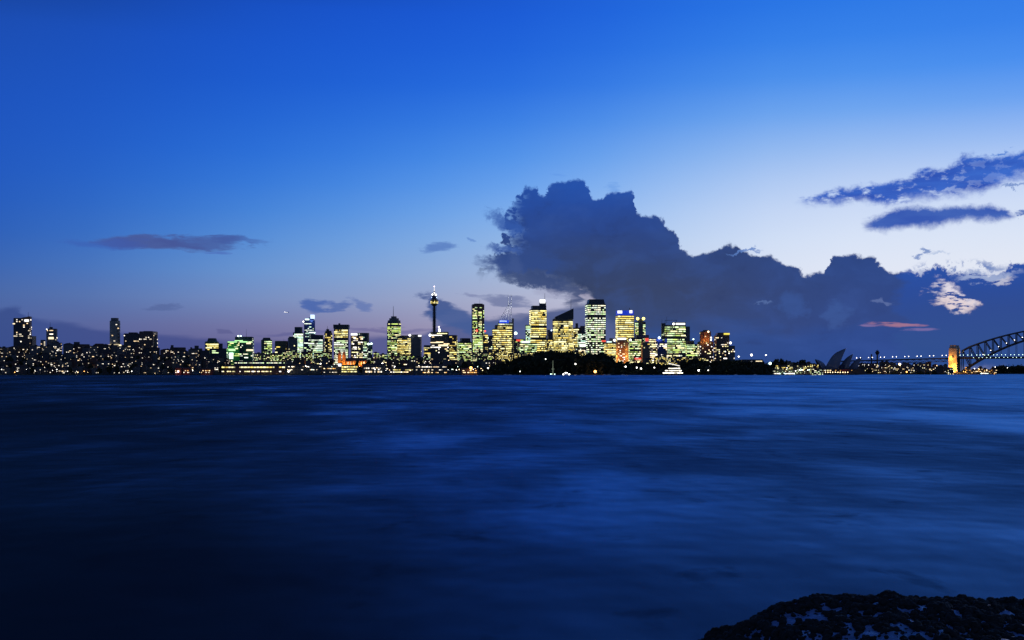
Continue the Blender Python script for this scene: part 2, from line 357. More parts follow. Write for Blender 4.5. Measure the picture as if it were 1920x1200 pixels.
# ---------------------------------------------------------------- land and water
SH = [(-2000,2420),(1425,2400),(1445,2560),(1600,2600),(1625,3050),(1862,3150),(1870,4300),(4000,4300)]
HT = [(-2000,30),(0,30),(250,32),(420,24),(560,16),(880,15),(950,19),(1130,21),(1160,12),(1260,12),(1300,17),(1430,14),(1450,9),(1600,7),(1870,9),(1900,20),(4000,24)]
RR = [(-2000,460),(450,420),(900,300),(960,110),(1440,110),(1460,200),(4000,300)]
def pw(t, x):
    if x <= t[0][0]: return t[0][1]
    for (a, p), (b, q) in zip(t, t[1:]):
        if x <= b: return p+(q-p)*(x-a)/(b-a)
    return t[-1][1]
def sm(x): x = max(0, min(1, x)); return x*x*(3-2*x)
def G(px, D):
    d = D-pw(SH, px)
    if d < 0: return -4+max(-3, d*.1)
    return 2.2*sm(d/4)+pw(HT, px)*sm(d/pw(RR, px))+(noise.noise((px*.02, D*.006, 0))*3*sm((d-30)/60))
b = MB(); vs = []; fs = []
pxs = list(range(-700, 1400, 12))+list(range(1400, 1900, 5))+list(range(1900, 2701, 16))
Ds = [2380,2398,2401,2404,2410,2425,2450,2480,2510,2558,2561,2565,2575,2598,2602,2606,2640,2700,2780,2860,2940,3020,3050,3054,3060,3148,3152,3156,3200,3300,3450,3700,4000,4290,4300,4310,4350,4500,5000,6000,7500]
for D in Ds:
    for px in pxs: vs.append((PX(px, D), D, G(px, D)))
n = len(pxs)
for j in range(len(Ds)-1):
    for i in range(n-1): fs.append((j*n+i, j*n+i+1, (j+1)*n+i+1, (j+1)*n+i))
b.addv(vs, fs); struct(b.build('land', surf('dark_ground', (.018,.022,.014), .95, scale=.02)))

wm = bpy.data.materials.new('harbour_water'); wm.use_nodes = True; t = NT(wm.node_tree); t.n.clear()
g = t.new('ShaderNodeNewGeometry'); sp = t.new('ShaderNodeSeparateXYZ'); t.l.new(g.outputs['Position'], sp.inputs[0])
def wv(sx, sy, sd=0.): return t.xyz(t.mul(sp.outputs[0], sx), t.mul(sp.outputs[1], sy), sd)
swell = t.noise(wv(.16, .085), 1, 3, .5, .3)
mid = t.noise(wv(.5, .26, 3.), 1, 3, .5)
big = t.noise(wv(.024, .022, 8.), 1, 5, .6)
h = t.add(t.add(t.mul(swell, .10), t.mul(mid, .010)), t.mul(big, .6))
bp = t.new('ShaderNodeBump'); bp.inputs['Strength'].default_value = 1.; bp.inputs['Distance'].default_value = 1.0
t.l.new(h, bp.inputs['Height'])
def vm(op, a, b_=None, sc=None):
    n = t.new('ShaderNodeVectorMath', operation=op); t.put(n.inputs[0], a)
    if b_ is not None: t.put(n.inputs[1], b_)
    if sc is not None: n.inputs['Scale'].default_value = sc
    return n.outputs[0]
# wave faces seen at a grazing angle are the ones turned towards the viewer
gust = t.noise(wv(.11, .055, 5.), 1, 6, .58, .5)          # gusts ruffle the surface more in some places than in others
gust2 = t.noise(wv(.028, .0095, 15.), 1, 4, .55, .5)
dash = t.step(t.noise(wv(.40, .24, 25.), 1, 5, .62, .3), .57, .74)
steep = t.add(t.add(.24, t.mul(t.sub(gust, .5), .25)), t.add(t.mul(t.sub(gust2, .5), .38), t.mul(dash, .065)))
sv = t.new('ShaderNodeVectorMath', operation='SCALE'); t.l.new(g.outputs['Incoming'], sv.inputs[0]); t.l.new(steep, sv.inputs['Scale'])
nrm = vm('NORMALIZE', vm('ADD', bp.outputs[0], sv.outputs[0]))
gl = t.new('ShaderNodeBsdfGlossy'); gl.inputs['Color'].default_value = (.95, .90, .97, 1); t.l.new(nrm, gl.inputs['Normal'])
gl.inputs['Roughness'].default_value = .24
df = t.new('ShaderNodeBsdfDiffuse'); df.inputs['Color'].default_value = (.001, .006, .02, 1)
lw = t.new('ShaderNodeLayerWeight'); lw.inputs['Blend'].default_value = .5; t.l.new(nrm, lw.inputs['Normal'])
mx = t.new('ShaderNodeMixShader'); t.l.new(t.step(lw.outputs['Facing'], .45, .80, .34, .62), mx.inputs[0]); t.l.new(df.outputs[0], mx.inputs[1]); t.l.new(gl.outputs[0], mx.inputs[2])
ot = t.new('ShaderNodeOutputMaterial'); t.l.new(mx.outputs[0], ot.inputs[0])
b = MB(); b.addv([(-30000,-2000,0),(30000,-2000,0),(30000,60000,0),(-30000,60000,0)], [(0,1,2,3)])
struct(b.build('water', wm))

# ---------------------------------------------------------------- buildings
def foot(x0, x1, D, shape='box', rot=.3, dr=.8):
    X0, X1 = PX(x0, D), PX(x1, D); Wd = X1-X0; cx = (X0+X1)/2
    ca, sa = math.cos(rot), math.sin(rot)
    if shape == 'box':
        ww = Wd/(abs(ca)+dr*abs(sa)); d = ww*dr
        pts = [(-ww/2,-d/2),(ww/2,-d/2),(ww/2,d/2),(-ww/2,d/2)]
    elif shape == 'oct':
        ww = Wd/(abs(ca)+.8*abs(sa)); d = ww*dr; c = .24*ww
        pts = [(-ww/2+c,-d/2),(ww/2-c,-d/2),(ww/2,-d/2+c),(ww/2,d/2-c),(ww/2-c,d/2),(-ww/2+c,d/2),(-ww/2,d/2-c),(-ww/2,-d/2+c)]
    else:
        pts = [(Wd/2*math.cos(q), Wd*dr/2*math.sin(q)) for q in [2*math.pi*i/16 for i in range(16)]]; ca, sa = 1, 0
    pts = [(x*ca-y*sa, x*sa+y*ca) for x, y in pts]
    my = min(p[1] for p in pts)
    return [(cx+x, D+y-my) for x, y in pts]
def windows(foot_, z0, z1, lit, pal, fh=4.7, cw=3.3, run=2.6, skip=(), hh=.52, colskip=0., brk=0):
    """lit panes on the walls that face the harbour: (centre, angle, width, height, material)"""
    out = []; n = len(foot_); dark_cols = {}
    for i in range(n):
        p, q = foot_[i], foot_[(i+1) % n]
        ex, ey = q[0]-p[0], q[1]-p[1]; L = math.hypot(ex, ey)
        if L < 2: continue
        nx, ny = ey/L, -ex/L
        mx, my = (p[0]+q[0])/2, (p[1]+q[1])/2; dl = math.hypot(mx, my)
        if (nx*-mx+ny*-my)/dl < .12: continue
        nc = max(1, int(L/cw)); c = L/nc; ang = math.atan2(ey, ex)
        dc = [R.random() < colskip for _ in range(nc)]
        nf = int((z1-z0-1)/fh); bias = 0
        for k in range(nf):
            zc = z0+1+(k+.5)*fh
            if any(a < zc < b_ for a, b_ in skip): continue
            lf = lit*R.choice((.55, .9, 1., 1.1, 1.25)); j = 0
            while j < nc:
                if R.random() < lf and not dc[j]:
                    r = 1
                    while j+r < nc and r < run*2 and R.random() < 1-1/run and not dc[j+r] and not (brk and (j+r) % brk == 0): r += 1
                    wd = r*c-.22*c; m = (j+r/2)*c
                    out.append(((p[0]+ex/L*m+nx*.18, p[1]+ey/L*m+ny*.18, zc), ang, wd, fh*hh*R.uniform(.8, 1.15), pmat(pal)))
                    j += r
                else: j += 1
    return out
def mount(ws, root, cap=100):
    ws.sort(key=lambda q: -q[2]*q[3]); o = Vector(root.location)
    for c, a, wd, h_, m in ws[:cap]:
        put('window', unit('window', m), Vector(c)-o, (wd, .4, h_), a, root)
    if len(ws) > cap:
        b = MB(o)
        for c, a, wd, h_, m in ws[cap:]: b.obox(c, wd, .4, h_, a, m)
        struct(b.build('window_rows', None, root), 'stuff')
def T(x0, x1, yt, yb=None, shape='box', rot=.3, dr=.8, mat='dark', lit=0., pal='green', part='tower_block', yt2=None, x2=None, dD=0, **kw):
    return dict(x0=x0, x1=x1, yt=yt, yb=yb, shape=shape, rot=rot, dr=dr, mat=mat, lit=lit, pal=pal, part=part, yt2=yt2, x2=x2, dD=dD, kw=kw)
ROOTS = []
def B(name, label, D, tiers, extras=(), cat=None, group=None):
    x0 = min(q['x0'] for q in tiers); x1 = max(q['x1'] for q in tiers); cx = (x0+x1)/2
    gz = G(cx, D)-1
    root = thing(name, label, cat or ('tower' if 'tower' in name else 'building'), (PX(cx, D), D, gz), group); o = root.location.copy(); ws = []
    for q in tiers:
        d = D+q['dD']; f = foot(q['x0'], q['x1'], d, q['shape'], q['rot'], q['dr'])
        z0 = ZY(q['yb'], d) if q['yb'] is not None else gz; z1 = ZY(q['yt'], d)
        b = MB(o); top = z1
        if q['yt2'] is not None:                                        # slanting roof from left to right
            X0, X1 = PX(q['x0'], d), PX(q['x1'], d); z2 = ZY(q['yt2'], d)
            top = [z1+(z2-z1)*(p[0]-X0)/(X1-X0) for p in f]
        p1 = None
        if q['x2']:                                                     # tapering to a narrower top
            k = (q['x2'][1]-q['x2'][0])/(q['x1']-q['x0']); mx = sum(p[0] for p in f)/len(f); my = sum(p[1] for p in f)/len(f); nx = PX(sum(q['x2'])/2, d)
            p1 = [(nx+(p[0]-mx)*k, my+(p[1]-my)*k) for p in f]
        b.prism(f, z0, top, p1)
        b.build(q['part'], FA.get(q['mat']) or q['mat'], root)
        if q['lit'] > 0: 
            kw = dict(q['kw']); kw['skip'] = [(ZY(bb, d), ZY(a, d)) for a, bb in kw.get('skip', ())]
            ws += windows(f, z0, min(z1, min(top) if isinstance(top, list) else z1), q['lit'], q['pal'], **kw)
        if q['yt2'] is None and not q['x2'] and q['part'] in ('tower_block', 'wall') and q['kw'].get('cw') != -1:
            mx = sum(p[0] for p in f)/len(f); my = sum(p[1] for p in f)/len(f)
            b = MB(o); b.prism([(mx+(p[0]-mx)*.96, my+(p[1]-my)*.96) for p in f], z1-.3, z1+1.2); b.build('roof', ROOFM, root)
    mount(ws, root)
    for e in extras:
        k = e[0]; b = MB(o)
        if k == 'mast':
            _, px, yt, yb, r = e; Y = D+10; b.bar((PX(px,Y),Y,ZY(yb,Y)-2), (PX(px,Y),Y,ZY(yt,Y)), r, 5, r*.4); b.build('mast', STEEL, root)
        elif k == 'sign':
            _, a, bb, y0, y1, c = e[:6]; dp = e[6] if len(e) > 6 else 14
            b.box(PX(a,D), PX(bb,D), D-.8, D+dp, ZY(y1,D), ZY(y0,D)); b.build('lit_sign_or_strip', SIGN[c], root)  # glowing box: signs, but also terrace lights, string lights and lit floors
        elif k == 'lamp':
            _, px, y, c, r = e; b.ball((PX(px,D), D-1.5, ZY(y,D)), r); b.build('roof_lamp', LAMP[c], root, True)
            b = MB(o); b.bar((PX(px,D), D-1.5, ZY(y,D)-r-3), (PX(px,D), D-1.5, ZY(y,D)-r*.9), .25); b.build('lamp_bracket', DSTEEL, root)
        elif k == 'block':
            _, a, bb, y0, y1, m = e; f = foot(a, bb, D+4, 'box', .1, .7); b.prism(f, ZY(y1,D)-1.5, ZY(y0,D)); b.build('roof_plant', FA[m], root)
    ROOTS.append(root); return root

OT, AT = 'office_tower', 'apartment_tower'
# --- eastern hill, from the left edge
B(AT, 'tall dark apartment tower at far left with slanting roof, white roof light and mast', 2900,
  [T(24,40,597,rot=.1,mat='dark',lit=.13,pal='house',cw=3,run=1.3), T(39,55,596,rot=.1,mat='brown',lit=.12,pal='house',yt2=593,run=1.5,cw=4), T(46,63,630,rot=-.2,mat='grey',dD=12,part='wing')],
  [('mast',53,585,594,.7),('sign',46,53.5,599,603,'white',4),('sign',24,28,606,608,'warm',4)])
B(AT, 'slim dark apartment tower with stepped cap and bright middle floor, right of the leftmost tower', 2920,
  [T(84,104,617,shape='oct',rot=.1,mat='grey',lit=.07,pal='house'), T(91,98,613,617,mat='dark',part='roof_cap')], [('mast',94,604,613,.6),('sign',91,100,632,636,'warm',3),('lamp',88,617.5,'white',1.2)])
B('apartment_block', 'small pale floodlit apartment block between the two leftmost towers', 2870, [T(74,84,638,mat='pale',lit=.3,pal='house')])
B('apartment_block', 'dark flat block with square roof room on the left ridge', 2880, [T(126,164,646,mat='brown',lit=.08,pal='house'), T(136,148,641,646,mat='dark',part='roof_room')])
B('apartment_block', 'squat dark block with hipped roof just left of the round beige tower', 2860, [T(169,195,648,mat='brown',lit=.06,pal='house'), T(168,196,644,648,mat=TILE,x2=(174,190),part='hipped_roof')])
B(AT, 'tall rounded beige concrete apartment tower with balconies standing alone on the left hill', 2890,
  [T(203,222,602,shape='round',dr=.9,mat=facade('beige_balcony_facade',(.42,.40,.32),(.03,.03,.03),3.4,3.5,.5),lit=.10,pal='house'),
   T(206,220,596,602,shape='round',dr=.9,mat='grey',part='roof_room')]+[T(219,225,y,y+1.2,dr=1,mat='grey',part='balcony') for y in range(607,646,6)],
  [('sign',199,226,646,648.5,'warm',6)])
B('apartment_block', 'wide dark twin apartment block with a bright top floor, right of the round beige tower', 2900,
  [T(229,262,626,rot=.12,mat='dark',lit=.07,pal='house'), T(260,289,622,rot=-.1,mat='brown',lit=.09,pal='house',dD=-6), T(286,294,628,mat='grey',dD=6,part='stair_block')],
  [('sign',264,283,626.5,628.5,'warm',3),('block',240,256,623,626,'dark'),('block',268,284,620.5,622,'dark')])
B('apartment_block', 'small dark block with lift tower on the ridge between the hill and the city', 2860, [T(312,346,652,mat='brown',lit=.12,pal='house'),T(319,325,647,652,mat='dark',part='lift_tower')])
B('apartment_block', 'dark pair of stair towers left of the yellow office with domed top', 2860, [T(356,378,654,mat='brown',lit=.12,pal='house'),T(363,372,648,654,mat='dark',part='lift_tower'),T(356,360,651,654,mat='dark',part='lift_tower')])
B('office_building', 'yellow lit office with dark domed top, first lit building of the city from the left', 3000,
  [T(379,408,641,rot=.35,mat='black',lit=.85,pal='yellow',run=4), T(384,407,634,641,shape='oct',mat='dark',part='roof_dome',x2=(387,404))])
B('office_building', 'low dark banded office in front of the yellow domed office', 2900, [T(390,424,654,rot=.1,mat='teal',lit=.05,pal='white'),T(408,417,644,654,mat='dark',part='plant_room')])
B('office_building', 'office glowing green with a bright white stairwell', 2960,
  [T(422,447,641,rot=.4,mat=facade('green_light_tint_facade',(.05,.16,.07),(.02,.06,.03)),lit=.12,pal='green')],  # green light put into the wall and pane colours, beside the lamps
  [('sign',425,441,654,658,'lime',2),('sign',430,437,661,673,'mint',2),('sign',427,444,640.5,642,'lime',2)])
flood((PX(434,2930), 2930, ZY(648,2930)), (.1,1,.2), 22000)
flood((PX(446,2930), 2930, ZY(660,2930)), (.1,1,.2), 12000)
B('office_building', 'dark flat-topped office with garland of white lights, thin mast and two roof lamps', 3040,
  [T(438,472,632,rot=.1,mat='teal',lit=.12,pal='white')], [('mast',462,617,632,.5),('lamp',447,630,'mint',2),('lamp',451.5,630,'mint',2),('sign',440,455,638,639.5,'lime',2),('sign',450,464,640,642,'lime',2),('sign',462,470,642.5,645,'warm',2),('sign',462,474,655,658,'warm',2)])
# --- city, left half
B('office_building', 'green white lit office with dark rounded cap left of the brown block', 3050, [T(486,509,638,rot=.3,mat='black',lit=.8,pal='green',colskip=.2), T(488,507,633,638,mat='dark',part='roof_cap',x2=(491,505))])
B('office_building', 'plain dark brown slab block with light left edge', 2980, [T(515,537,640,rot=-.1,mat='brown',lit=.12,pal='yellow')], [('mast',532,635,640,.4)])
B('office_building', 'dark grey block with stepped roof left of the mint lit tower', 3000, [T(537,557,634,mat='grey',lit=.12,pal='green'),T(540,552,631,634,mat='dark',part='roof_cap')])
B(OT, 'bright mint lit tower with dark round cap, left of the dark blue tower', 3200,
  [T(548,568,624,rot=.1,mat='black',lit=.95,pal='mint',run=5,hh=.8), T(550,567,613,624,shape='oct',mat='teal',part='crown')])
B(OT, 'dark blue tower with glowing pale square sign at its top right corner', 3260,
  [T(567,590,601,rot=.2,mat='blue',lit=.13,pal='mint'), T(578,588,595,601,mat='blue',part='crown')],
  [('sign',582,588.5,590,597.5,'paleblue'),('sign',572,580,597.5,600,'mint'),('lamp',569,603,'white',2),('sign',579,590,622.5,624.5,'mint')])
flood((PX(586,3240), 3235, ZY(600,3240)), (.15,.3,1), 30000)
B(OT, 'broad office with concave dark roof and pale blue lit floors below the dark blue tower', 3120, [T(577,605,635,rot=.05,mat='black',lit=.7,pal='mint',run=4),T(577,605,627,635,mat='dark',yt2=628,part='crown')])
B(OT, 'slim brown tower with stepped crown and short spire left of the gold topped tower', 3140,
  [T(606,623,624,shape='oct',mat='brown',lit=.3,pal='yellow',run=1.5), T(608,621,620,624,mat='brown',part='crown'), T(611,617,617,620,mat='dark',part='crown')], [('mast',614,611,617,.7)])
B(OT, 'tower with flared dark cap and gold lit upper floors above white lit floors', 3160,
  [T(625,652,634,rot=.05,mat='black',lit=.7,pal='white',run=4,skip=[(634,638)]), T(625,652,616,634,rot=.05,mat='black',lit=.9,pal='yellow',run=3), T(624,653,608.5,616,rot=.05,mat='dark',x2=(623.5,653.5),part='crown'),T(634,638,606,608.5,mat='dark',part='roof_cap')])
B(OT, 'brown spotted office with teal ribbed side and white oval sign on its left corner', 3130,
  [T(655,680,630,rot=.25,mat='brown',lit=.38,pal='warm',run=1.6), T(667,691,624,shape='round',mat='teal',lit=.1,pal='mint',dD=25,part='ribbed_wing'),T(680,688,640,rot=.1,mat='black',lit=.85,pal='mint',dD=8,part='lit_wing')],
  [('sign',658,669,625,628.5,'white'),('lamp',665,634,'white',2)])
B('office_building', 'narrow dark annex with two round white lamps beside the teal ribbed office', 3090, [T(688,698,646,mat='teal',lit=.15,pal='mint')], [('lamp',691,645,'mint',2.6),('lamp',696.5,644.5,'mint',2.6)])
B(OT, 'lit tower with stepped pyramid crown and tall spire, left of the observation tower', 3380,
  [T(723,752,605,shape='oct',rot=.2,mat='black',lit=.72,pal='green',run=3,skip=[(636,639),(610,612)]), T(724.5,751,600.5,605,shape='oct',rot=.2,mat='grey',part='crown'), T(728,748,596.5,600.5,shape='oct',rot=.2,mat='grey',part='crown'), T(732,744,593,596.5,shape='oct',mat='grey',part='crown')],
  [('mast',737.5,574,594,1.1)])
B('office_building', 'yellow lit block at the right foot of the spired pyramid tower', 3240, [T(744,771,631,rot=-.25,mat='black',lit=.75,pal='yellow',run=2.5),T(748,766,629,631,mat='dark',part='roof_cap')])
B('office_building', 'blank dark grey slab with a white lamp at each top corner', 3220, [T(770,790,628,rot=-.12,mat='grey',lit=.015,pal='warm',dr=.5)], [('lamp',768.5,628.5,'white',2.8),('sign',784,790,628,631,'white',3)])
B('office_building', 'small low yellow lit office left of the black hotel block', 3000, [T(794,807,648,mat='black',lit=.65,pal='yellow')])
# observation tower
D = 3700; tx = PX(814.3, D)
root = thing('observation_tower', 'thin observation tower with lit turret and white spire above the black hotel', 'tower', (tx, D, 10))
o = root.location.copy(); zz = lambda y: ZY(y, D)
b = MB(o); b.lathe((tx,D), [(5.2,12),(4.4,zz(600)),(3.7,zz(572))], 14); b.build('shaft', DSTEEL, root, True)
b = MB(o); b.lathe((tx,D), [(4,zz(574)),(9,zz(572)),(12,zz(569)),(12.6,zz(563)),(11.5,zz(561.5)),(4,zz(561))], 20); b.build('turret', facade('turret_gold',(.22,.16,.06),(.03,.025,.015),3,3,.3), root)
for i in range(22):
    q = math.pi+math.pi*(i+.5)/22
    for yy in (568.2, 565.6):
        if R.random() < .75: put('window', unit('window', pmat('yellow')), Vector((tx+12.6*math.cos(q), D+12.6*math.sin(q), zz(yy)))-o, (1.7,.4,2.6), q+math.pi/2, root)
b = MB(o); b.lathe((tx,D), [(8,zz(561.4)),(8.6,zz(558)),(7.5,zz(554)),(5,zz(551)),(2.5,zz(548)),(1.8,zz(546))], 16); b.build('crown', FA['blue'], root)
b = MB(o); b.lathe((tx,D), [(1.8,zz(546)),(1.3,zz(542)),(.7,zz(538))], 8); b.build('spire', glow('self_lit_spire',(1,.95,.95),.9), root)  # spire emits by itself in place of floodlighting
for dx, yy, r_, c in ((-3.4,552.5,2.4,'white'),(3.2,553,2.9,'white'),(.5,549.5,1.8,'white'),(5,558,1.2,'paleblue'),(-5,558,1.,'paleblue'),(0,537,1.9,'pink')):
    b = MB(o); b.ball((tx+dx*1.7, D-(7 if yy > 540 else 0), zz(yy)), r_); b.build('beacon', LAMP[c], root, True)
for s_ in range(12):                                     # the cage of stay cables
    q = 2*math.pi*s_/12; b = MB(o); b.bar((tx+8*math.cos(q), D+8*math.sin(q), zz(572)), (tx+9*math.cos(q+1.6), D+9*math.sin(q+1.6), zz(625)), .22, 3); b.build('stay_cable', DSTEEL, root)
B('hotel', 'wide near-black hotel block with bright rooftop lamps below the observation tower', 3060,
  [T(805,841,623,rot=.08,mat='black',lit=.10,pal='warm',run=4), T(840,857,629,rot=-.1,mat='brown',lit=.25,pal='yellow',dD=6)],
  [('lamp',806.5,628.5,'white',3.2),('lamp',823,613,'pink',2),('lamp',824,617.5,'white',2.2),('lamp',824,620.5,'white',2.6),('mast',823.5,612,622,.6),('sign',807,825,641.5,643,'warm',2),('sign',822,840,646,649,'warm',2)], cat='hotel')
B('office_building', 'green yellow lit block with dark roofs between the hotel and the slim banded tower', 3120, [T(856,884,641,rot=.2,mat='black',lit=.62,pal='green',run=2.5),T(862,882,634,641,mat='dark',part='roof_cap')])
B(OT, 'tall slim dark tower with two columns of lit windows, above the two red lamps', 3420,
  [T(883.5,908,571,rot=.14,mat='brown',lit=.6,pal='green',run=3,colskip=.25,skip=[(598,601),(573,575)]),T(888,905,569,571,mat='dark',part='roof_cap')],[('mast',899.5,561,570,.4),('mast',890,567,570,.4)])
B('office_building', 'mint lit block with red roof lamp at the foot of the slim dark tower', 3060, [T(886,905,627,rot=.05,mat='black',lit=.9,pal='green',run=3,hh=.6)], [('lamp',894,620,'red',2.8),('mast',894,621,627,.5)])
B('office_building', 'narrow yellow lit block with red roof lamp left of the stepped yellow tower', 3050, [T(906,915,627,rot=.1,mat='brown',lit=.55,pal='yellow')], [('lamp',909.5,621,'red',2.4),('mast',909.5,622,627,.5)])
B('office_building', 'dark office behind the narrow block with a red lamp', 3150, [T(912,923,630,mat='dark',lit=.3,pal='white')], [('sign',911,916,632,635,'mint',3)])
# stepped yellow tower with lattice masts
rt = B(OT, 'stepped yellow lit tower with blue sign and slanting lattice rising to twin masts', 3360,
  [T(922,961,617,rot=.05,mat='black',lit=.84,pal='yellow',run=3,fh=6,hh=.55), T(927,961,610,617,rot=.05,mat='black',lit=.75,pal='yellow'), T(933,961,605,610,rot=.05,mat='black',lit=.8,pal='white'), T(960,963.5,597,mat='pale',part='blade_wall',dr=4,rot=0)],
  [('sign',936,954,600.5,606,'blue',10),('sign',937,950,601.2,603.2,'paleblue',9)])
rt.children[-1].location.y -= 2
b = MB(rt.location); Dm = 3372
def pt(px, y, d=Dm): return (PX(px,d), d, ZY(y,d))
for a, c in [((938,597),(953,573)),((953,600),(953,553)),((958.5,600),(958.5,552)),((953,567),(958.5,571)),((953,573),(958.5,567)),((953,580),(958.5,587)),((953,594),(958.5,587)),((945,600),(945,586)),((949,600),(949,580)),((941,600),(941,592)),((953,573),(958.5,580))]:
    b.bar(pt(*a), pt(*c), .85, 4)
b.build('lattice_mast', surf('white_steel',(.75,.77,.8),.5), rt)
for px, y in ((950,590),(956,575),(956,560)): flood((PX(px,3352), 3352, ZY(y,3352)), (.9,.95,1), 5000, 1)
B('office_building', 'dark block with round white globe lamp on its roof right of the lattice mast tower', 3200, [T(962,984,636,rot=.1,mat='dark',lit=.15,pal='green')], [('lamp',967,625,'mint',4.2),('mast',967,627,636,.7),('sign',968,976,636.5,640,'red',3)])
B('office_building', 'low green lit block with long white roof sign before the tallest gold tower', 3020, [T(970,1007,643,rot=.08,mat='black',lit=.72,pal='green',run=2.2)], [('sign',978,993,639.5,643,'mint',5)])
B(OT, 'tallest gold lit tower with stepped dark crown, white box sign and mast', 3400,
  [T(993,1025,580,rot=.12,mat='black',lit=.84,pal='yellow',run=3.5,fh=6,hh=.55,skip=[(612,616),(633,636)]), T(996,1024.5,573,580,rot=.12,mat='dark',part='crown'), T(1011,1024,566,573,rot=.12,mat='dark',part='crown'), T(985,995,609,rot=.1,mat='teal',lit=.75,pal='mint',dD=15,part='side_wing')],
  [('sign',1012,1022.5,561.5,568.5,'white',10),('mast',1021.5,550,562,.9)])
B('office_building', 'small dark block with blue roof lamp between the two gold towers', 3330, [T(1026,1037,619,mat='blue',lit=.1,pal='mint')], [('lamp',1034,619.5,'paleblue',1.9)])
B('office_building', 'yellow lit block low between the two gold towers', 3140, [T(1022,1038,636,mat='black',lit=.72,pal='yellow')])
B(OT, 'gold lit tower with dark wedge roof sloping up to a thin mast', 3350,
  [T(1036,1075,598,shape='oct',rot=.05,mat='black',lit=.88,pal='yellow',run=3.5,fh=6,hh=.58), T(1040,1075.5,594.5,598,rot=.05,mat='dark',yt2=578,dr=.6,part='wedge_roof')], [('mast',1070.5,560,581,.7)])
B('office_building', 'stepped yellow lit block right of the wedge roof tower', 3210, [T(1075,1088,615,mat='brown',lit=.7,pal='yellow',rot=.1),T(1083,1098,624,rot=.1,mat='black',lit=.7,pal='mint',dD=-8),T(1079,1084,606,615,mat='dark',part='lift_tower'),T(1088,1097,611,624,mat='dark',part='lift_tower')])
B('office_building', 'low dark block with bright white oval sign left of the white lit banded tower', 3000, [T(1078,1100,652,rot=.1,mat='dark',lit=.25,pal='mint')], [('sign',1087,1098,645.5,650,'white',4),('sign',1085,1097,656.5,660,'warm',4)])
B(OT, 'tallest white lit banded tower with dark tapered cap under the big cloud', 3420,
  [T(1099,1136,570,rot=.1,mat='black',lit=.84,pal='white',run=2.3,cw=5.0,brk=2,fh=6.4,hh=.46,skip=[(592,596),(640,643)]), T(1101,1134.5,561,570,rot=.1,mat='dark',x2=(1103,1132.5),part='crown')], [('mast',1117.5,555,561,.5)])
B('office_building', 'yellow lit office with a red sign, right of the foot of the white banded tower', 3060, [T(1134,1157,643,rot=.1,mat='black',lit=.78,pal='yellow',run=2.6),T(1143,1152,634,643,mat='dark',part='lift_tower')], [('sign',1128,1136,638,641,'red',4),('sign',1138,1147,640,642,'mint',4),('lamp',1152,638,'white',2.8)])
B(OT, 'pale yellow lit tower with glowing blue cap carrying two white signs', 3330,
  [T(1156.5,1189,591,rot=.1,mat='black',lit=.9,pal='yellow',run=5,fh=6,hh=.55,skip=[(632,634)]), T(1157,1188.5,582,591,rot=.1,mat=glow('blue_lit_crown',(.01,.035,.55),.9),part='crown'),T(1180,1181,577,582,mat='dark',part='vent')],
  [('sign',1158,1166.5,582.5,587.5,'white',2),('sign',1180.5,1185.5,581.8,587,'white',2)])
B(OT, 'grey slab tower with lit edges and two round yellow roof signs', 3380,
  [T(1190.5,1197,604,rot=0,mat='black',lit=.9,pal='green'), T(1196.5,1206,598,rot=0,mat='grey',part='core_slab'), T(1205.5,1210.5,604,rot=0,mat='black',lit=.8,pal='green')],
  [('lamp',1195.5,597.5,'yellow',4.6),('lamp',1206.5,597.5,'yellow',4.6)])
B('office_building', 'dark fronted block between two orange floodlit piers, white roof strip on top', 3000,
  [T(1159,1172,640,rot=0,mat='brown',lit=.3,pal='warm',run=1.2), T(1155.5,1159.3,641,rot=0,mat='pale',part='pier'), T(1172.5,1178.5,641,rot=0,mat='pale',part='pier'),T(1158,1176,636,640,rot=0,mat='dark',part='roof_cap')],
  [('sign',1158,1174,633.5,637,'white',5),('lamp',1182,637.5,'white',2.6)])
for px in (1157.4, 1175.5):
    for y in (681, 668, 655): flood((PX(px,2990), 2990, ZY(y,2990)), (1,.34,.06), 30000 if y > 660 else 12000, 1)
B('office_building', 'dark roofed green lit block right of the orange piers', 3080, [T(1179,1203,634,rot=.1,mat='black',lit=.72,pal='green',run=2.2),T(1192,1217,628,634,mat='dark',part='roof_cap',rot=.1)])
B('office_building', 'beige ribbed block with a red star-like roof sign', 2990, [T(1203,1219,642,rot=.12,mat=facade('beige_ribs',(.2,.17,.12),(.05,.05,.035),200,2.4,.5),lit=.06,pal='yellow')], [('sign',1210,1216,634,640,'red',3)])
B('office_building', 'narrow cream lit block right of the beige ribbed one', 3030, [T(1218,1231,635,rot=.1,mat='black',lit=.78,pal='warm')])
B('office_building', 'dark blue block with a glowing blue globe and white mast on the roof', 3010, [T(1231,1251,641,rot=.1,mat='blue',lit=.16,pal='warm')], [('lamp',1236,633.5,'paleblue',3.6),('mast',1236,622,636,.6),('sign',1230,1242,636,640,'deepblue',4),('sign',1247,1251,635,642,'deepblue',4)])
flood((PX(1236,3000), 2996, ZY(636,3000)), (.1,.2,1), 16000)
B('restaurant', 'low red lit building among dark trees below the beige ribbed block', 2720, [T(1189,1203,669,rot=0,mat=surf('red_light_tint',(.3,.05,.04),.8),lit=.3,pal='warm')], [('sign',1190,1202,671,674,'red',3)])  # red light on this building put into its wall colour
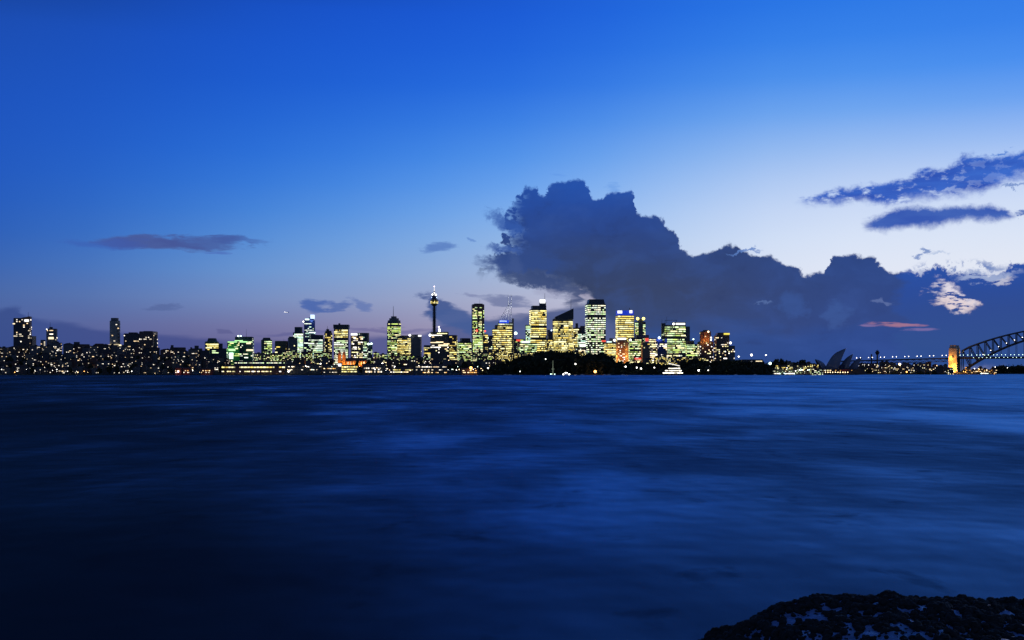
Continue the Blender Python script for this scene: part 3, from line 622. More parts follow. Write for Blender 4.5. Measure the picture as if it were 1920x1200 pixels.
B(OT, 'broad green white lit tower with white disc and bar sign and roof frame', 3240,
  [T(1246,1286,610,rot=.07,mat='black',lit=.72,pal='green',run=3,fh=6,hh=.55,skip=[(632,636)]), T(1240.5,1248,606,rot=.05,mat='dark',lit=.1,pal='mint',dD=10,part='side_core'), T(1262,1286,604,610,rot=.07,mat='dark',part='crown'), T(1285,1294,612,mat='grey',lit=.06,pal='white',dD=20,part='side_wing')],
  [('sign',1267,1284.5,605.6,609,'white',3),('lamp',1263,607.5,'white',2.9),('mast',1250,594,604,.6),('mast',1241,599,606,.6)])
b = MB((0,0,0)); rt = ROOTS[-1]; b = MB(rt.location); b.bar(pt(1247,600.5,3250), pt(1270,600.5,3250), .7); b.bar(pt(1247,600.5,3250), pt(1247,608,3250), .7); b.bar(pt(1268,600.5,3250), pt(1268,606,3250), .7); b.build('roof_frame', DSTEEL, rt)
B('office_building', 'bright cream lit podium block in front of the broad green white tower', 3000, [T(1251,1275,664,rot=.06,mat='black',lit=.9,pal='warm',run=2.5,hh=.7),T(1274,1287,663,mat='dark',lit=.25,pal='white')])
B('office_building', 'green lit block left of the orange topped apartment tower', 3120, [T(1287,1303,645,rot=.05,mat='black',lit=.85,pal='green',run=4),T(1302,1311,646,mat='black',lit=.7,pal='green'),T(1287,1302,639,645,mat='dark',part='roof_cap')], [('lamp',1300,636,'mint',2),('mast',1300,637,641,.5)])
B(AT, 'brown apartment tower with rounded top and orange floodlit bays', 3080,
  [T(1314,1334,622,shape='oct',rot=0,mat=facade('orange_bays',(.30,.13,.06),(.05,.03,.02),200,5,.8),lit=.06,pal='warm',skip=[(640,600)]), T(1317,1332,618.5,622,shape='oct',rot=0,mat='brown',x2=(1320,1329),part='roof_dome'), T(1311,1338,641,rot=.05,mat='brown',lit=.22,pal='warm',run=1.2,dD=-8)],
  [('lamp',1328,622,'warm',2.2),('lamp',1323,645,'white',3),('lamp',1333,633,'white',1.8),('lamp',1333,637.5,'white',1.8)])
for px in (1318, 1323, 1328): flood((PX(px,3066), 3066, ZY(639,3066)), (1,.40,.08), 7000, 1)
B(AT, 'brown apartment tower with flat rounded shoulders and yellow sign at top right', 3060,
  [T(1342,1368,630,rot=.05,mat='brown',lit=.16,pal='warm',run=1.4), T(1343,1368,623.5,630,rot=.05,mat='brown',x2=(1346,1366),part='crown'), T(1366,1379,649,rot=-.1,mat='grey',lit=.16,pal='warm',dD=-5,run=1.2)],
  [('sign',1357.5,1368,624.5,627.5,'yellow',5),('lamp',1369.5,643,'white',3),('lamp',1376,652,'white',1.8)])
B('pavilion', 'long low dark pavilion with a few lit windows on the wooded point', 2520, [T(1391,1431,675,rot=0,mat='dark',lit=0,dr=.3)], [('sign',1417,1429,676.5,678,'warm',2),('sign',1406,1410,677.5,678.5,'white',2)])

# cathedral
D = 2820; root = thing('cathedral', 'orange floodlit stone cathedral with two spires below the gold topped tower', 'cathedral', (PX(660,D), D, G(660,D)-1)); o = root.location.copy()
ST = surf('sandstone', (.34,.24,.13), .9)
b = MB(o); X0, X1 = PX(640,D), PX(687,D); b.box(X0,X1,D,D+22,o.z,ZY(677,D)); b.build('nave_wall', ST, root)
b = MB(o); zt = ZY(677,D); b.addv([(X0,D-1,zt),(X1,D-1,zt),(X1,D+23,zt),(X0,D+23,zt),(X0,D+11,zt+8),(X1,D+11,zt+8)], [(0,1,5,4),(2,3,4,5),(3,0,4),(1,2,5),(0,3,2,1)]); b.build('roof', surf('slate',(.06,.05,.05),.8), root)
for px in (636.5, 645):
    b = MB(o); X = PX(px,D); b.box(X-4,X+4,D-2,D+6,o.z,ZY(666,D)); b.build('bell_tower', ST, root)
    b = MB(o); b.prism([(X-4.4,D-2.4),(X+4.4,D-2.4),(X+4.4,D+6.4),(X-4.4,D+6.4)], ZY(666,D), ZY(656,D), [(X-.3,D+1.7),(X+.3,D+1.7),(X+.3,D+2.3),(X-.3,D+2.3)]); b.build('spire', ST, root)
for px in range(650, 687, 5): put('buttress', unit('buttress', ST), Vector((PX(px,D), D-1.2, ZY(682,D)))-o, (1.6,2.4,14), 0, root)
for px in range(652, 686, 5): put('window', unit('window', pmat('amber')), Vector((PX(px+.5,D), D-.1, ZY(681,D)))-o, (2,.4,7), 0, root)
for px, y, e in ((636,684,9000),(645,684,9000),(640,668,5000),(654,684,7000),(664,685,8000),(675,684,7000),(685,684,7000)): flood((PX(px,D-9), D-9, ZY(y,D)), (1,.30,.03), e*1.1, 1)

# --- the finger wharf: long two-storey shed with lit bands
def shed(x0, x1, D, yt, label, rows, cat='wharf', name='wharf_shed', gables=(), mat=None, roofm=TILE, step=3.2, z0=1.2):
    root = thing(name, label, cat, (PX((x0+x1)/2,D), D, z0)); o = root.location.copy(); X0, X1 = PX(x0,D), PX(x1,D); zt = ZY(yt,D)
    b = MB(o); b.box(X0,X1,D,D+18,z0-3 if D < pw(SH,(x0+x1)/2)+8 else z0-1,zt); b.build('wall', mat or FA['brown'], root)
    b = MB(o); b.addv([(X0-.6,D-.6,zt),(X1+.6,D-.6,zt),(X1+.6,D+18.6,zt),(X0-.6,D+18.6,zt),(X0,D+9,zt+2.6),(X1,D+9,zt+2.6)], [(0,1,5,4),(2,3,4,5),(3,0,4),(1,2,5),(0,3,2,1)]); b.build('roof', roofm, root)
    for gp in gables:
        X = PX(gp,D); b = MB(o); b.prism([(X-5,D-1),(X+5,D-1),(X+5,D+9),(X-5,D+9)], z0, zt+.4); b.build('gable_bay', mat or FA['brown'], root)
        b = MB(o); b.addv([(X-5.5,D-1.4,zt+.4),(X+5.5,D-1.4,zt+.4),(X,D-1.4,zt+3.4),(X-5.5,D+9,zt+.4),(X+5.5,D+9,zt+.4),(X,D+9,zt+3.4)], [(0,1,2),(3,5,4),(0,2,5,3),(2,1,4,5),(0,3,4,1)]); b.build('gable_roof', roofm, root)
    nw = 0
    for y, h, dens, pal in rows:
        X = X0+1
        while X < X1-2 and nw < 98:
            ww = step*R.uniform(.6, 1.4) if dens < .95 else step*1.9
            if R.random() < dens:
                put('window', unit('window', pmat(pal)), Vector((X+ww*.42, D-.15, ZY(y,D)))-o, (ww*.84,.4,h), 0, root); nw += 1
            X += ww
    return root
shed(415, 532, 2412, 686.2, 'very long finger wharf shed with two bands of warm light at the waterline', [(688.6,2.6,1.,'yellow'),(696.5,2.,.62,'warm')], gables=(445,519), step=3.6)
for px in range(420, 530, 12): flood((PX(px,2402), 2402, 3.5), (1,.5,.15), 260, .5)
shed(438, 535, 2500, 678.8, 'row of white lit restaurants behind the long finger wharf', [(680.5,1.8,.8,'white')], name='restaurant_row', cat='building', z0=6, mat=FA['dark'], step=3)
shed(536, 602, 2412, 685, 'dark naval shed with two rows of small white lights, right of the long wharf', [(687.5,1.3,.42,'house'),(693.3,1.3,.35,'house')], name='naval_shed', cat='shed', mat=FA['black'], step=3)
shed(606, 632, 2408, 686, 'low dark shed with small orange lights left of the bright yellow quay building', [(691,1.5,.5,'amber'),(698,1.3,.4,'house')], name='naval_shed', cat='shed', mat=FA['black'], step=3)
shed(640, 670, 2408, 686, 'bright yellow lit quay building below the orange cathedral', [(688,3,.95,'yellow'),(692.5,2.4,.9,'yellow'),(696.8,2.4,.9,'yellow')], name='quay_building', cat='building', step=2.6, mat=FA['black'])
shed(679, 722, 2408, 684, 'dark quay block with grid of square white windows', [(690.5,2.6,.62,'house'),(697,3.2,.7,'house')], name='quay_building', cat='building', step=3.4, mat=FA['black'])
shed(731, 776, 2405, 690, 'low yellow lit quay shed with green shrub light at its left end', [(693.5,1.8,.75,'yellow'),(697.6,1.6,.6,'warm')], name='quay_shed', cat='shed', step=3, mat=FA['brown'])
shed(779, 838, 2405, 685, 'long dark naval quay building with dotted rows of lamps, left of the black gardens', [(688,1.5,.7,'house'),(693.5,1.5,.4,'house'),(698.5,1.4,.6,'amber')], name='quay_building', cat='building', step=3.2, mat=FA['black'])
shed(864, 896, 2405, 692, 'low orange lit boathouse under a glaring orange floodlight', [(695,1.5,.5,'amber'),(698.5,1.6,.7,'amber')], name='boathouse', cat='boathouse', step=3)
flood((PX(882,2396), 2396, 12), (1,.42,.1), 3500, .8)
flood((PX(637,2399), 2399, 17), (1,.85,.6), 2500, .8)
B('service_building', 'small box glaring white above the bright yellow quay building', 2440, [T(633,641,681,rot=0,mat='pale')], [('sign',633.5,640,682,687,'white',3)], cat='building')
for x0, x1, yy, lb in ((328,340,690,'small red lit boathouse with one bright lamp at the waterline'),(343,356,691,'dim red boathouse with wide door right of the bright red one'),(376,398,692,'orange lit boathouse left of the long finger wharf')):
    shed(x0, x1, 2406, yy, lb, [(695,1.6,.5,'amber'),(698.3,1.6,.5,'house')], name='boathouse', cat='boathouse', step=2.6, mat=surf('red_boards',(.12,.03,.02),.8))
    flood((PX((x0+x1)/2-2,2399), 2399, 6), (1,.2,.08) if x0 < 370 else (1,.5,.15), 500, .5)

# --- small houses and blocks, row by row
def house(px, D, wpx, yt, k, label, lit, pal='house', grp=None):
    gz = G(px, D)-1; root = thing('house' if k[1] else 'apartment_block', label, 'house' if k[1] else 'apartment block', (PX(px,D), D, gz), grp); o = root.location.copy()
    f = foot(px-wpx/2, px+wpx/2, D, 'box', R.uniform(-.35,.35), R.uniform(.5,.9)); z1 = max(ZY(yt,D), gz+6)
    b = MB(o); b.prism(f, gz, z1); b.build('wall', HM[k[0]], root)
    mx = sum(p[0] for p in f)/4; my = sum(p[1] for p in f)/4
    b = MB(o)
    if k[1]:
        b.prism([(mx+(p[0]-mx)*1.05, my+(p[1]-my)*1.05) for p in f], z1, z1+3.2, [(mx+(p[0]-mx)*.35, my+(p[1]-my)*.2) for p in f]); b.build('roof', TILE, root)
        b = MB(o); b.box(mx+2, mx+3.2, my-.6, my+.6, z1+1, z1+4.6); b.build('chimney', CONC, root)
    else:
        b.prism([(mx+(p[0]-mx)*1.02, my+(p[1]-my)*1.02) for p in f], z1, z1+.9); b.build('roof', ROOFM, root)
        b = MB(o); q = R.uniform(-.2,.2)*wpx; b.box(mx+q-3, mx+q+3, my-2, my+2, z1+.9, z1+R.uniform(2.5,4.5)); b.build('roof_room', ROOFM, root)
    mount(windows(f, gz+1, z1, lit, pal, fh=3.3, cw=2.3, run=1.15, hh=.42), root, 60)
ORD = ['first','second','third','fourth','fifth','sixth','seventh','eighth','ninth','tenth']
def ordn(i):
    if i < 10: return ORD[i]
    tens = {1:'',2:'twenty',3:'thirty',4:'forty'}; n_ = i+1
    teen = ['tenth','eleventh','twelfth','thirteenth','fourteenth','fifteenth','sixteenth','seventeenth','eighteenth','nineteenth']
    if n_ < 20: return teen[n_-10]
    t10 = {20:'twentieth',30:'thirtieth',40:'fortieth'}
    return t10[n_] if n_ in t10 else tens[n_//10]+'-'+ORD[n_ % 10-1]
def row(x0, x1, D, yfun, wr, litr, where, grp, pal='house', pitch=.45, skip=()):
    x = x0; i = 0
    while x < x1:
        wpx = R.uniform(*wr); cx = x+wpx/2
        if not any(a < cx < b_ for a, b_ in skip):
            k = (R.randrange(5), R.random() < pitch)
            lab = '%s %s, %s from left %s' % (HN[k[0]], 'house with hipped roof' if k[1] else 'flat-roofed block', ordn(i), where)
            house(cx, D+R.uniform(-18,18), wpx, yfun(cx)+R.uniform(-3.5,3.5), k, lab, R.uniform(*litr), pal, grp); i += 1
        x += wpx*R.uniform(.86,1.15)
ridge = [(-20,652),(20,650),(60,646),(100,646),(150,650),(200,650),(300,653),(345,656),(378,660),(420,662),(480,664)]
row(-14, 380, 2840, lambda x: pw(ridge,x), (13,22), (.05,.12), 'on the left hill ridge', 'houses on the ridge of the left hill', pitch=.3)
row(-14, 425, 2720, lambda x: pw([(0,666),(200,664),(420,672)],x), (9,16), (.05,.12), 'on the upper left slope', 'houses on the upper slope', pitch=.5)
row(-14, 420, 2600, lambda x: pw([(0,677),(200,676),(420,682)],x), (8,14), (.05,.12), 'on the lower left slope', 'houses on the lower slope', pitch=.6)
row(-14, 410, 2440, lambda x: 690, (8,15), (.05,.13), 'along the left waterfront', 'houses along the left waterfront', pitch=.6, skip=[(325,400)])
row(474, 720, 2860, lambda x: pw([(470,660),(560,660),(640,664),(720,672)],x), (10,18), (.3,.6), 'at the foot of the left towers', 'blocks at the foot of the left towers', 'green', .05, skip=[(628,690)])
row(536, 725, 2680, lambda x: 674, (10,17), (.05,.14), 'behind the naval sheds', 'blocks behind the naval sheds', 'warm', .3, skip=[(630,692)])
row(700, 925, 2850, lambda x: pw([(700,664),(760,664),(800,668),(850,662),(925,664)],x), (10,17), (.2,.5), 'around the observation tower foot', 'blocks at the foot of the observation tower', 'green', .1, skip=[(806,856)])
row(725, 935, 2660, lambda x: 677, (10,18), (.04,.12), 'above the naval quay', 'blocks above the naval quay', 'warm', .3)
row(905, 1095, 2900, lambda x: pw([(900,656),(960,660),(1000,664),(1095,660)],x), (9,15), (.4,.75), 'just behind the garden trees', 'blocks behind the garden trees', 'yellow', .0)
row(1100, 1320, 2880, lambda x: pw([(1100,664),(1200,668),(1320,670)],x), (9,14), (.15,.4), 'below the blue capped tower', 'blocks below the blue capped tower', 'yellow', .0, skip=[(1152,1206)])
row(1605, 1780, 3120, lambda x: pw([(1600,688),(1780,687)],x), (7,13), (.06,.2), 'on the quay under the viaduct', 'buildings under the bridge approach', 'warm', .3)
row(1612, 1775, 3230, lambda x: pw([(1600,681),(1700,682),(1780,684)],x), (9,15), (.03,.1), 'behind the quay under the viaduct', 'buildings behind the bridge quay', 'warm', .1)
row(1812, 1862, 3165, lambda x: 692, (7,11), (.1,.25), 'right of the bridge pylons', 'buildings right of the bridge pylons', 'amber', .4)
row(1455, 1530, 2640, lambda x: pw([(1450,680),(1490,684),(1530,680)],x), (9,14), (.2,.45), 'on terraces left of the shells', 'terraces left of the shell roofs', 'yellow', .1)
row(1448, 1545, 2575, lambda x: 691, (9,14), (.2,.45), 'on the quay left of the shells', 'quay buildings left of the shell roofs', 'white', .1)

# ---------------------------------------------------------------- trees
LEAF = surf('dark_foliage', (.030,.042,.018), .9, scale=.4); BARK = surf('bark', (.04,.03,.02), .95)
def crownpts(b, c, r, h, n, s):
    lobes = [(c[0]+R.uniform(-.5,.5)*r, c[1]+R.uniform(-.5,.5)*r, c[2]+R.uniform(-.35,.4)*h, R.uniform(.45,.75)) for _ in range(6)]
    for i in range(n):
        l = R.choice(lobes); q = Vector((R.gauss(0,1), R.gauss(0,1), R.gauss(0,1))).normalized()*R.uniform(.55,1.05)
        p = Vector((l[0]+q.x*r*l[3], l[1]+q.y*r*l[3], l[2]+q.z*h*.5*l[3]))
        a = Vector((R.gauss(0,1), R.gauss(0,1), R.gauss(0,1))).normalized(); e = a.orthogonal().normalized()*s*R.uniform(.6,1.3); f = a.cross(e).normalized()*s*R.uniform(.6,1.3)
        b.addv([p-e-f, p+e-f*.6, p+e*.7+f, p-e*.8+f*.9], [(0,1,2,3)])
PROTO = []
for i in range(4):
    b = MB(); r = (5.5,6.5,4,7)[i]; h = (11,10,14,12)[i]; crownpts(b, (0,0,5+h*.45), r, h, 420, 1.1)
    c = b.build('crown', LEAF); b = MB(); b.bar((0,0,-1), (.3,.2,5), .5, 6, .35)
    for k in range(5):
        q = k*1.3; b.bar((.3,.2,4+k*.3), (math.cos(q)*r*.55, math.sin(q)*r*.55, 8+k*.5), .22, 4, .08)
    tr = b.build('trunk', BARK); PROTO.append((c.data, tr.data)); bpy.data.objects.remove(c); bpy.data.objects.remove(tr)
def tree(px, D, s, label, grp):
    r = thing('tree', label, 'tree', (PX(px,D), D, G(px,D)-.5), grp); r.rotation_euler.z = R.uniform(0,6); r.scale = (s, s, s*R.uniform(.85,1.15))
    k = R.choice(PROTO); put('crown', k[0], (0,0,0), parent=r); put('trunk', k[1], (0,0,0), parent=r)
for i in range(70):
    px = R.uniform(-10, 425); D = R.choice((2418, 2500, 2560, 2660, 2770))+R.uniform(-12,12); tree(px, D, R.uniform(.7,1.25), 'dark leafy tree among the houses of the left hill', 'trees among the houses on the left hill')
for i in range(30):
    px = R.uniform(535, 925); D = R.choice((2450, 2520, 2600))+R.uniform(-12,12); tree(px, D, R.uniform(.8,1.2), 'dark leafy tree behind the naval quays', 'trees behind the naval quays')
for i in range(34):
    px = R.uniform(1605, 1775); D = R.choice((3070, 3180))+R.uniform(-9,9); tree(px, D, R.uniform(.6,.9), 'dark tree among the quay buildings under the bridge approach', 'trees under the bridge approach')
for px, s in ((1452,1.3),(1460,1.6),(1466,1.5),(1474,1.2),(1492,1.3),(1500,1.6),(1507,1.5),(1514,1.2)): tree(px, 2700, s, 'dark tree on the low rise behind the bright terraces', 'trees behind the bright terraces')
# garden woods read as one black mass
b = MB()
tl = [(905,692),(935,684),(955,675),(985,668),(1005,661),(1035,660),(1075,661),(1095,666),(1112,664),(1132,663),(1146,671),(1154,681),(1163,677),(1175,681),(1200,682),(1235,684),(1262,686),(1275,684),(1283,677),(1297,673),(1312,676),(1330,678),(1350,677),(1375,676),(1400,678),(1440,682),(1447,688)]
for i in range(620):
    px = R.uniform(905, 1444); rowd = R.choice((0,0,1,2,2,2))
    D = (2412, 2445, 2500)[rowd]+R.uniform(-7,18); yt = pw(tl, px)+(14,6,0)[rowd]*R.uniform(.7,1.2)+R.uniform(-1.5,2.5)
    z1 = ZY(min(yt, 696), D); gz = G(px, D); h = max(5, min(15, z1-gz)); r = R.uniform(4.5,7.5)
    crownpts(b, (PX(px,D), D, z1-h*.5), r, h, 110, 1.5)
    if h < z1-gz-1: crownpts(b, (PX(px,D), D, (z1-h+gz)*.5+1), r, max(4, z1-h-gz+5), 60, 2.0)
struct(b.build('wooded_gardens', LEAF), 'stuff')
b = MB()
for i in range(230):
    px = R.uniform(1862, 1990); D = 4330+R.choice((0,40,90,150))+R.uniform(-10,10); gz = G(px, D); yt = pw([(1862,690),(1880,686),(1905,687),(1990,680)],px)+R.uniform(-1,4); z1 = ZY(yt, D); h = max(8, z1-gz)
    crownpts(b, (PX(px,D), D, gz+h*.5), R.uniform(7,11), h, 60, 2.6)
struct(b.build('wooded_hill', LEAF), 'stuff')

# ---------------------------------------------------------------- shell-roofed hall on its podium
D = 2700; SW = surf('shell_tile', (.13,.155,.21), .4, scale=.5)
def shell(root, o, base, peak, foot_px, foot_y, depth, bulge, d, name='shell'):
    """a sail: two curved halves meeting at a ridge that runs from the back foot up to the overhanging peak"""
    A = Vector((PX(base[0],d), d, ZY(base[1],d))); P = Vector((PX(peak[0],d), d, ZY(peak[1],d))); Q = Vector((PX(foot_px,d), d, ZY(foot_y,d)))
    c = (A+P)/2; L = (P-A); up = Vector((-L.z, 0, L.x)).normalized() if L.x > 0 else Vector((L.z,0,-L.x)).normalized()
    C = c+up*bulge*L.length; N = 14; vs = []; fs = []
    for side in (-1, 1):
        b0 = len(vs); Fp = Q+Vector((0, side*depth, 0)); A2 = A+Vector((0, side*1.0, 0))
        for i in range(N+1):
            tt = i/N; rp = A*(1-tt)**2+C*2*tt*(1-tt)+P*tt**2
            sp_ = A2.lerp(Fp, tt)
            for j in range(N+1):
                s_ = j/N; p = rp.lerp(sp_, s_); bl = math.sin(math.pi*s_*.5)*(1-s_)*2
                p = p+Vector((-.10*L.length*bl*(1-tt)*.6+ .10*L.length*math.sin(math.pi*s_)*-.25*tt, side*depth*.55*bl*tt*.9, .10*L.length*bl*tt*.6)); vs.append(p)
        for i in range(N):
            for j in range(N): q = b0+i*(N+1)+j; fs.append((q,q+1,q+N+2,q+N+1) if side > 0 else (q,q+N+1,q+N+2,q+1))
    b = MB(o); b.addv(vs, fs); ob = b.build(name, SW, root, True)
    md = ob.modifiers.new('thickness', 'SOLIDIFY'); md.thickness = 1.2
    return ob
root = thing('concert_hall', 'dark concert hall with pointed white sail-like shell roofs on the water edge', 'concert hall', (PX(1575,D), D, 4)); o = root.location.copy()
b = MB(o); b.box(PX(1527,D-30), PX(1622,D-30), D-30, D+40, 1, ZY(692,D-30)); b.build('podium', surf('podium_granite',(.10,.065,.05),.8), root)
b = MB(o); b.box(PX(1530,D-34), PX(1600,D-34), D-44, D-30, 1, 6.5); b.build('lower_terrace', surf('podium_granite',(.10,.065,.05),.8), root)
shell(root, o, (1549,694), (1586.3,654), 1568, 692, 17, .30, D)
shell(root, o, (1575,692), (1599.5,664.5), 1588, 692, 14, .24, D+4)
shell(root, o, (1592,692), (1616.5,671), 1604, 692, 11, .24, D+8)
shell(root, o, (1551,692), (1528,673.5), 1540, 692, 12, .32, D+6)
shell(root, o, (1552,694), (1571,660), 1561, 693, 13, .28, D+34)
b = MB(o); b.prism([(PX(1560,D),D-5),(PX(1590,D),D-5),(PX(1590,D),D+12),(PX(1560,D),D+12)], ZY(694,D), ZY(684,D)); b.build('glass_wall', FA['blue'], root)
for i, px in enumerate([q for q in range(1532, 1600, 5) if q < 1562 or q % 2]):
    put('window', unit('window', pmat('warm' if px < 1556 else 'amber')), Vector((PX(px,D-30), D-30.3, ZY(694.4,D-30)))-o, (4.2 if i % 3 else 2,.4,1.6), 0, root)
rl = thing('restaurant', 'small low building with red lit roof edge in front of the tall shell roofs', 'restaurant', (PX(1588,D-44), D-44, 6)); o = rl.location.copy()
b = MB(o); b.box(PX(1578,D-44), PX(1594,D-44), D-43, D-36, 6, 11); b.build('wall', FA['brown'], rl)
b = MB(o); b.box(PX(1577.5,D-44), PX(1594.5,D-44), D-43.6, D-35.4, 11, 12.2); b.build('roof', surf('red_roof', (.3,.02,.02), .7), rl); flood((PX(1586,D-50), D-50, 12), (1,.15,.1), 400, .5)

# control tower and chimney beyond the hall
D = 3500; root = thing('harbour_control_tower', 'slim dark harbour control tower with wide flared top left of the bridge approach', 'tower', (PX(1645,D), D, 8)); o = root.location.copy(); X = PX(1645,D)
b = MB(o); b.lathe((X,D), [(3.2,6),(2.6,ZY(666,D))], 10); b.build('shaft', CONC, root)
b = MB(o); b.lathe((X,D), [(2.6,ZY(666,D)),(5.5,ZY(663,D)),(7,ZY(661,D)),(7,ZY(660,D)),(4.2,ZY(660,D)),(4.8,ZY(657.5,D)),(2,ZY(657,D))], 12); b.build('control_cabin', DSTEEL, root)
b = MB(o); b.bar((X,D,ZY(657,D)), (X,D,ZY(654.5,D)), .4); b.build('mast', STEEL, root)
b = MB((PX(1634,D),D,8)); b.lathe((PX(1634,D),D), [(2.6,6),(2.2,ZY(664,D))], 10); tag(b.build('chimney_stack', DSTEEL), 'plain dark chimney stack left of the harbour control tower', 'chimney')

# ---------------------------------------------------------------- arch bridge
ax = Vector((.866,-.5,0)).normalized(); cr = Vector((-ax.y, ax.x, 0))
near = Vector((PX(1787,3250), 3250, 0)); sepd = 54
O = near+cr*sepd/2
ST2 = surf('pylon_granite', (.42,.34,.24), .85, scale=.08)
root = thing('arch_bridge', 'huge steel arch bridge with lattice arch rising out of frame at the right', 'bridge', (O.x, O.y, 0)); bo = root.location.copy()
z0d = ZY(670.5, 3260)
def deckz(s): return z0d if s > 0 else z0d+s*.022
def loc(s, c, z): p = O+ax*s+cr*c; return Vector((p.x, p.y, z))
def rect(s0, s1, c0, c1): return [tuple(loc(s,c,0))[:2] for s, c in ((s0,c0),(s1,c0),(s1,c1),(s0,c1))]
for sg in (-1, 1):
    c = sg*sepd/2; zt = ZY(647.5, 3250)
    b = MB(bo); b.prism(rect(-13.5,13.5,c-9,c+9), -3, 9, rect(-13,13,c-8.5,c+8.5)); b.prism(rect(-12,12,c-8,c+8), 9, zt-9, rect(-10.6,10.6,c-7,c+7))
    b.build('pylon', ST2, root)
    b = MB(bo); b.prism(rect(-10.2,10.2,c-6.6,c+6.6), zt-9, zt-1, rect(-7.6,7.6,c-5,c+5)); b.prism(rect(-8,8,c-5.4,c+5.4), zt-1, zt+1); b.build('pylon_cap', ST2, root)
    for zc, ww, hh_ in ((z0d+2, 5, 8),(ZY(690,3250),7,1.6),(ZY(652.5,3250),3,2.4)):
        b = MB(bo); p = loc(0, c-8.1 if zc < 60 else c-6.4, zc); b.obox(p, ww, 1.2, hh_, math.atan2(ax.y, ax.x)); b.build('niche', FA['black'], root)
Lb = 575; s00 = 22
def zl(t): return 9+107*(1-(1-2*t)**2)
def zu(t): return 134-62*(1-2*t)**2 - (3 if t in (0,1) else 0)
NP = 28
for sg in (-1, 1):
    c = sg*15
    for nm, fz, r in (('upper_chord', zu, 2.1),('lower_chord', zl, 2.8)):
        b = MB(bo)
        for k in range(NP): b.bar(loc(s00+Lb*k/NP,c,fz(k/NP)), loc(s00+Lb*(k+1)/NP,c,fz((k+1)/NP)), r)
        b.build(nm, STEEL, root)
    b = MB(bo)
    for k in range(NP+1): b.bar(loc(s00+Lb*k/NP,c,zl(k/NP)), loc(s00+Lb*k/NP,c,zu(k/NP)), 1.35)
    for k in range(NP):
        if k < NP/2: b.bar(loc(s00+Lb*k/NP,c,zu(k/NP)), loc(s00+Lb*(k+1)/NP,c,zl((k+1)/NP)), 1.35)
        else: b.bar(loc(s00+Lb*k/NP,c,zl(k/NP)), loc(s00+Lb*(k+1)/NP,c,zu((k+1)/NP)), .75)
    b.build('lattice_web', STEEL, root)
    for k in range(1, NP):
        t_ = k/NP
        b = MB(bo); b.bar(loc(s00+Lb*t_,c,min(zl(t_), z0d)), loc(s00+Lb*t_,c,max(zl(t_), z0d)), .55); b.build('hanger' if zl(t_) > z0d else 'deck_post', STEEL, root)
b = MB(bo)
for k in range(NP+1):
    for fz in (zl, zu): b.bar(loc(s00+Lb*k/NP,-15,fz(k/NP)), loc(s00+Lb*k/NP,15,fz(k/NP)), .6)
b.build('cross_bracing', STEEL, root)
b = MB(bo); b.prism(rect(-12,s00+Lb+12,-21,21), z0d-4, z0d); b.build('road_deck', DSTEEL, root)
b = MB(bo)
for sg in (-1, 1): b.prism(rect(-12,s00+Lb+12,sg*21-.15,sg*21+.15), z0d+.004, z0d+1.6)
b.build('railing', STEEL, root)
root2 = thing('approach_viaduct', 'long dark steel truss viaduct on piers leading left from the bridge pylons', 'viaduct', (O.x-150*ax.x, O.y-150*ax.y, 0)); vo = root2.location.copy()
b = MB(vo); La = 330
b.prism(rect(-La,-12.5,-20,20), [deckz(-La)-3,deckz(-12)-3,deckz(-12)-3,deckz(-La)-3], [deckz(-La),deckz(-12),deckz(-12),deckz(-La)]); b.build('road_deck', DSTEEL, root2)
for c in (-14, 14):
    b = MB(vo); n = 34
    for k in range(n):
        s1, s2 = -12-(La-12)*k/n, -12-(La-12)*(k+1)/n
        b.bar(loc(s1,c,deckz(s1)-11), loc(s2,c,deckz(s2)-11), .7); b.bar(loc(s1,c,deckz(s1)-(3 if k % 2 else 11)), loc(s2,c,deckz(s2)-(11 if k % 2 else 3)), .6)
    b.build('side_truss', DSTEEL, root2)
for k in range(1, 6):
    s = -12-k*60
    for c in (-14, 14):
        b = MB(vo); b.prism(rect(s-2.5,s+2.5,c-3,c+3), 0, deckz(s)-11, rect(s-2,s+2,c-2.4,c+2.4)); b.build('pier', ST2, root2)
for s, c, z, e in ((-3,-46,8,30000),(4,-44,22,26000),(-4,-42,48,12000)): flood(loc(s,c,z), (1,.42,.07), e*1.9, 2)
flood(loc(14,22,66), (1,.5,.12), 2500, 1)

# ---------------------------------------------------------------- lamps
LP = {}
def lampdata(col, r, h):
    k = (col, r, h)
    if k not in LP:
        b = MB(); b.bar((0,0,0), (0,0,h-r*.8), .22, 5, .14); a = b.build('pole', DSTEEL)
        b = MB(); b.ball((0,0,h), r); c = b.build('lamp_globe', LAMP[col], None, True); LP[k] = (a.data, c.data)
        bpy.data.objects.remove(a); bpy.data.objects.remove(c)
    return LP[k]
def lamp(p, col, r, h, label, grp, name='street_lamp'):
    a, c = lampdata(col, r, h); ro = thing(name, label, 'lamp', p, grp); put('pole', a, (0,0,0), parent=ro); put('lamp_globe', c, (0,0,0), parent=ro); return ro
k = 0; s = -300.
while s < 400:
    lamp(loc(s, -19, deckz(s)), 'white' if s < 0 else 'mint', 1.05 if s < 0 else .85, 7., 'white lamp on the approach viaduct road' if s < 0 else 'pale green lamp on the bridge road deck', 'lamps on the approach viaduct' if s < 0 else 'lamps along the bridge road deck')
    if s > 40: lamp(loc(s+6, -20.5, z0d-2), 'mint', .9, 1.4, 'pale green lamp on the lower edge of the bridge deck', 'lamps on the lower edge of the bridge deck', 'deck_lamp')
    s += (11 if k % 2 else 24) if s < 0 else (10, 14, 9, 12)[k % 4]
    k += 1
for i in range(6): lamp(loc(s00+Lb*(.10+.036*i), -17, zl(.10+.036*i)+1), 'white', .9, 9, 'white lamp on a strut inside the bridge arch', 'lamps inside the bridge arch', 'arch_lamp')
